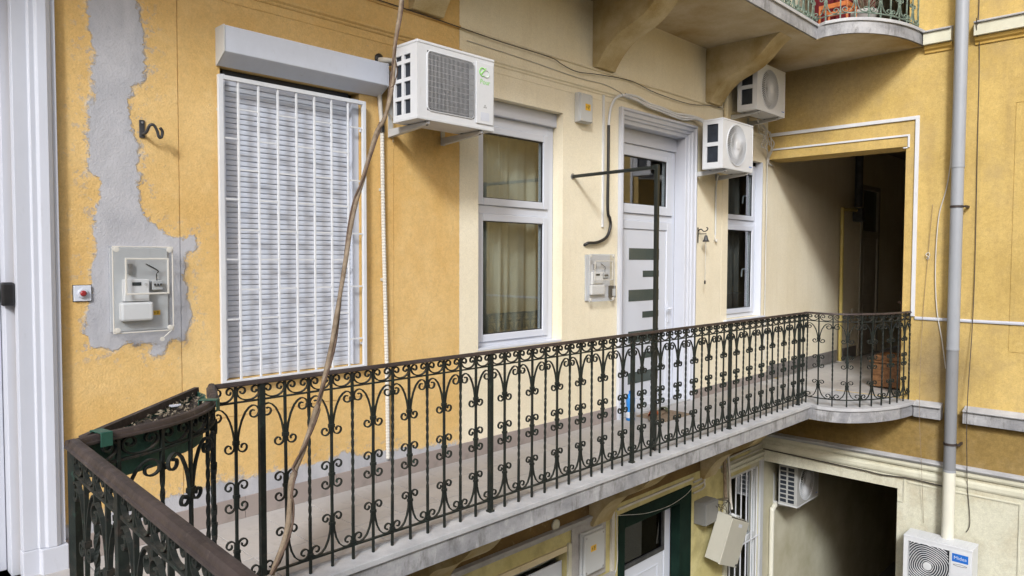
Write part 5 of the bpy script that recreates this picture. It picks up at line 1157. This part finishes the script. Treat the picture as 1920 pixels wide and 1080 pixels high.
for k in range(46):
    a = rnd.uniform(0, 2*PI); l = rnd.uniform(.03, .11); h = rnd.uniform(.03, .17); c, s_ = math.cos(a), math.sin(a); x, y, z = 10.3+c*l*.8, 2.70+s_*l*.8, 1.59+h; wv = .016
    m_.add([(x, y, z), (x+c*.02-s_*wv, y+s_*.02+c*wv, z+.012), (x+c*.05, y+s_*.05, z), (x+c*.02+s_*wv, y+s_*.02-c*wv, z+.012)], [(0, 1, 2, 3)]); 
    if k % 4 == 0: m_.tube([(10.3, 2.70, 1.58), (x, y, z)], .002, 4)
m_.build('foliage', 'leaf_green', pp_)
tag(MB().box(10.35, 10.42, 2.66, 2.74, 1.243, 1.28).build('small_box', 'white_paint', None, bevel=.004), 'tiny white box on the lower passage shelf', 'box')
gp = thing('gas_pipe', 'yellow gas pipe standing against the passage wall with a branch to the right', 'pipe', (11.95, YW, 0))
MB().tube(smooth_path([(11.97, YW-.06, .01), (11.97, YW-.06, 1.2), (11.95, YW-.06, 2.40), (11.96, YW-.06, 2.46), (12.05, YW-.06, 2.47), (12.6, YW-.06, 2.49)], 4), .028, 10).build('main_pipe', 'yellow_gas', gp, smooth=True)
MB().tube([(11.97, YW-.06, .012), (11.97, YW-.06, .022)], .055, 14).build('floor_collar', 'cable_white', gp)
MB().tube(smooth_path([(11.98, YW-.06, .74), (12.2, YW-.06, .73), (12.45, YW-.06, .76), (12.52, YW-.05, .84)], 4), .012, 8).build('branch', 'conduit', gp, smooth=True)
MB().box(12.56, 12.72, YW-.16, YW-.0005, 2.3, 2.52).build('gas_meter', 'dark_metal', gp, bevel=.02)
tag(MB().tube([(12.55, YW-.10, 2.54), (12.55, YW-.10, 3.59)], .06, 12).build('flue_pipe', 'dark_metal', None, smooth=True), 'dark vertical flue pipe above the gas pipe in the passage', 'pipe')

# tilted distribution cabinet and junction box at the ground floor
cbt = thing('tilted_cabinet', 'open-topped beige steel cabinet hanging tilted in front of the barred window', 'cabinet', (7.9, 4.1, -1.9))
cbt.rotation_euler = (math.radians(6), math.radians(22), 0); cbt.location = (7.93, 4.17, -1.70)
frame_ring(MB(), -.22, .22, -.29, .27, -.16, .02, .005, .005, .005, .005).build('body', 'cabinet_beige', cbt, local=True, bevel=.002)
MB().box(-.228, .228, -.185, -.162, -.30, .255).build('front_door', 'cabinet_beige', cbt, local=True, bevel=.004)
MB().box(-.21, .21, .021, .026, -.29, .27).build('back', 'cabinet_beige', cbt, local=True)
MB().box(-.03, .06, -.1862, -.1852, .17, .21).build('label', 'white_paint', cbt, local=True)
MB().box(-.05, .05, -.13, -.06, .2705, .30).build('cable_gland', 'box_grey', cbt, local=True, bevel=.005)
MB().tube([(.19, -.1855, -.27), (.19, -.20, -.27)], .014, 10).build('lock', 'dark_metal', cbt, local=True)
jb2 = thing('junction_box', 'dirty grey junction box beside the dark green door under the gallery', 'box', (7.67, YW, -1.5))
MB().box(7.545, 7.83, YW-.14, YW-.0005, -1.49, -1.22).build('body', 'box_dirty', jb2, bevel=.006)
MB().box(7.54, 7.835, YW-.165, YW-.1405, -1.485, -1.225).build('lid', 'box_dirty', jb2, bevel=.008)
rnd = random.Random(9)
for k in range(7):
    a = Vector((7.83+.03*k, YW-.12, -1.32)); q = [a+Vector((-.1, .02, .06))]
    for j in range(5): q.append(a+Vector((rnd.uniform(-.12, .12), rnd.uniform(-.10, .06), .05-.10*j+rnd.uniform(-.05, .05))))
    cable('loose_cable', ('first', 'second', 'third', 'fourth', 'fifth', 'sixth', 'seventh')[k]+' dark wire of the tangle spilling beside the tilted cabinet', q, .004, 'cable_dark', 5, 5, 'cable', 'wires spilling from the tilted cabinet')
cable('service_pipe', 'thin pale conduit slanting down to the tilted cabinet', [(8.22, YW-.05, -.60), (8.27, YW-.07, -.95), (8.22, YW-.12, -1.30), (8.18, YW-.16, -1.44)], .017, 'conduit', 8, 5, 'conduit')
cable('service_pipe', 'upright brown conduit above the tilted cabinet', [(8.16, YW-.05, -.45), (8.17, YW-.06, -.9), (8.10, YW-.12, -1.30)], .022, 'mat_brown', 8, 5, 'conduit')
tag(MB().box(5.875, 5.925, YW-.03, YW-.0005, -2.6, -.72).build('cable_trunking', 'conduit', None, bevel=.004), 'beige vertical trunking left of the dark green door', 'trunking')
tag(MB().box(5.27, 5.91, YW-.05, YW-.021, -1.62, -1.535).build('cable_trunking', 'mortar', None, bevel=.004), 'grey horizontal duct below the electric box', 'trunking')
cable('door_wire', 'thin white wire sagging across the top of the dark green door', [(5.95, YW-.03, -.98), (6.1, YW-.03, -1.01), (6.5, YW-.035, -1.09), (6.95, YW-.035, -1.12), (7.3, YW-.035, -1.08), (7.47, YW-.03, -1.02)], .0028, 'cable_white', 5)
cable('door_wire', 'wire hanging down the left edge of the dark green door', [(5.96, YW-.02, -.95), (5.975, YW-.02, -1.2), (5.985, YW-.02, -1.45), (5.95, YW-.02, -1.58), (5.86, YW-.03, -1.66)], .006, 'cable_white', 5)
for k, (z, lab) in enumerate(((-.80, 'highest'), (-.86, 'middle'), (-.93, 'lowest'))):
    cable('corner_conduit', lab+' of the thin conduits above the barred window', [(7.5, YW-.02, z-.18), (7.75, YW-.02, z-.16), (7.78, YW-.02, z-.02), (8.3, YW-.02, z), (9.3, YW-.02, z+.02)], .011, 'conduit', 6, 4, 'conduit', 'conduits above the barred window')
tag(MB().box(6.0, 7.5, YW-.018, YW-.0005, -.945, -.92).build('cable_trunking', 'conduit', None, bevel=.003), 'beige trunking along the head of the dark green door', 'trunking')

# things on the upper gallery seen through its railing
oc = thing('orange_crate', 'orange plastic crate standing on the upper gallery behind the railing', 'crate', (8.55, 3.05, ZU))
frame_ring(MB(), 8.42, 8.72, ZU+.002, ZU+.26, 3.0, 3.02, .03, .03, .03, .05).build('front_frame', 'orange_plastic', oc, bevel=.004)
frame_ring(MB(), 8.42, 8.72, ZU+.002, ZU+.26, 3.30, 3.32, .03, .03, .03, .05).build('rear_frame', 'orange_plastic', oc, bevel=.004)
for x in (8.42, 8.70): MB().box(x, x+.02, 3.0205, 3.2995, ZU+.21, ZU+.26).build('side_rim', 'orange_plastic', oc)
MB().box(8.45, 8.69, 3.0205, 3.2995, ZU+.003, ZU+.02).build('bottom', 'orange_plastic', oc)
vp = thing('flower_pot', 'grey stone flower pot with a dry shrub on the upper gallery', 'pot', (8.95, 3.0, ZU))
MB().lathe([(.09, 0), (.10, .01), (.13, .20), (.145, .21), (.145, .25), (.12, .25)], (8.95, 3.0, ZU+.002), 'Z', 20).build('pot', 'mortar', vp, smooth=True)
m_ = MB(); rnd = random.Random(5)
for k in range(60):
    a = rnd.uniform(0, 2*PI); e = rnd.uniform(.6, 1.4); l = rnd.uniform(.12, .42); p0 = Vector((8.95, 3.0, ZU+.24)); p1 = p0+Vector((math.cos(a)*math.cos(e), math.sin(a)*math.cos(e), math.sin(e)))*l
    m_.tube([p0, p1], .003, 4); c = p1; m_.add([c, c+Vector((.02, .01, .02)), c+Vector((.01, .03, .04)), c+Vector((-.02, .01, .02))], [(0, 1, 2, 3)])
m_.build('dry_shrub', 'leaf_dead', vp)
tag(curtain('door_curtain', 0, .8, ZU+.02, ZU+2.4, 0, 'maroon_cloth', .025, 40, 30), 'maroon door curtain in the upper passage opening', 'curtain')
dc = bpy.data.objects['door_curtain']; dc.location = (XR+.30, 3.9, 0); dc.rotation_euler = (0, 0, -PI/2)
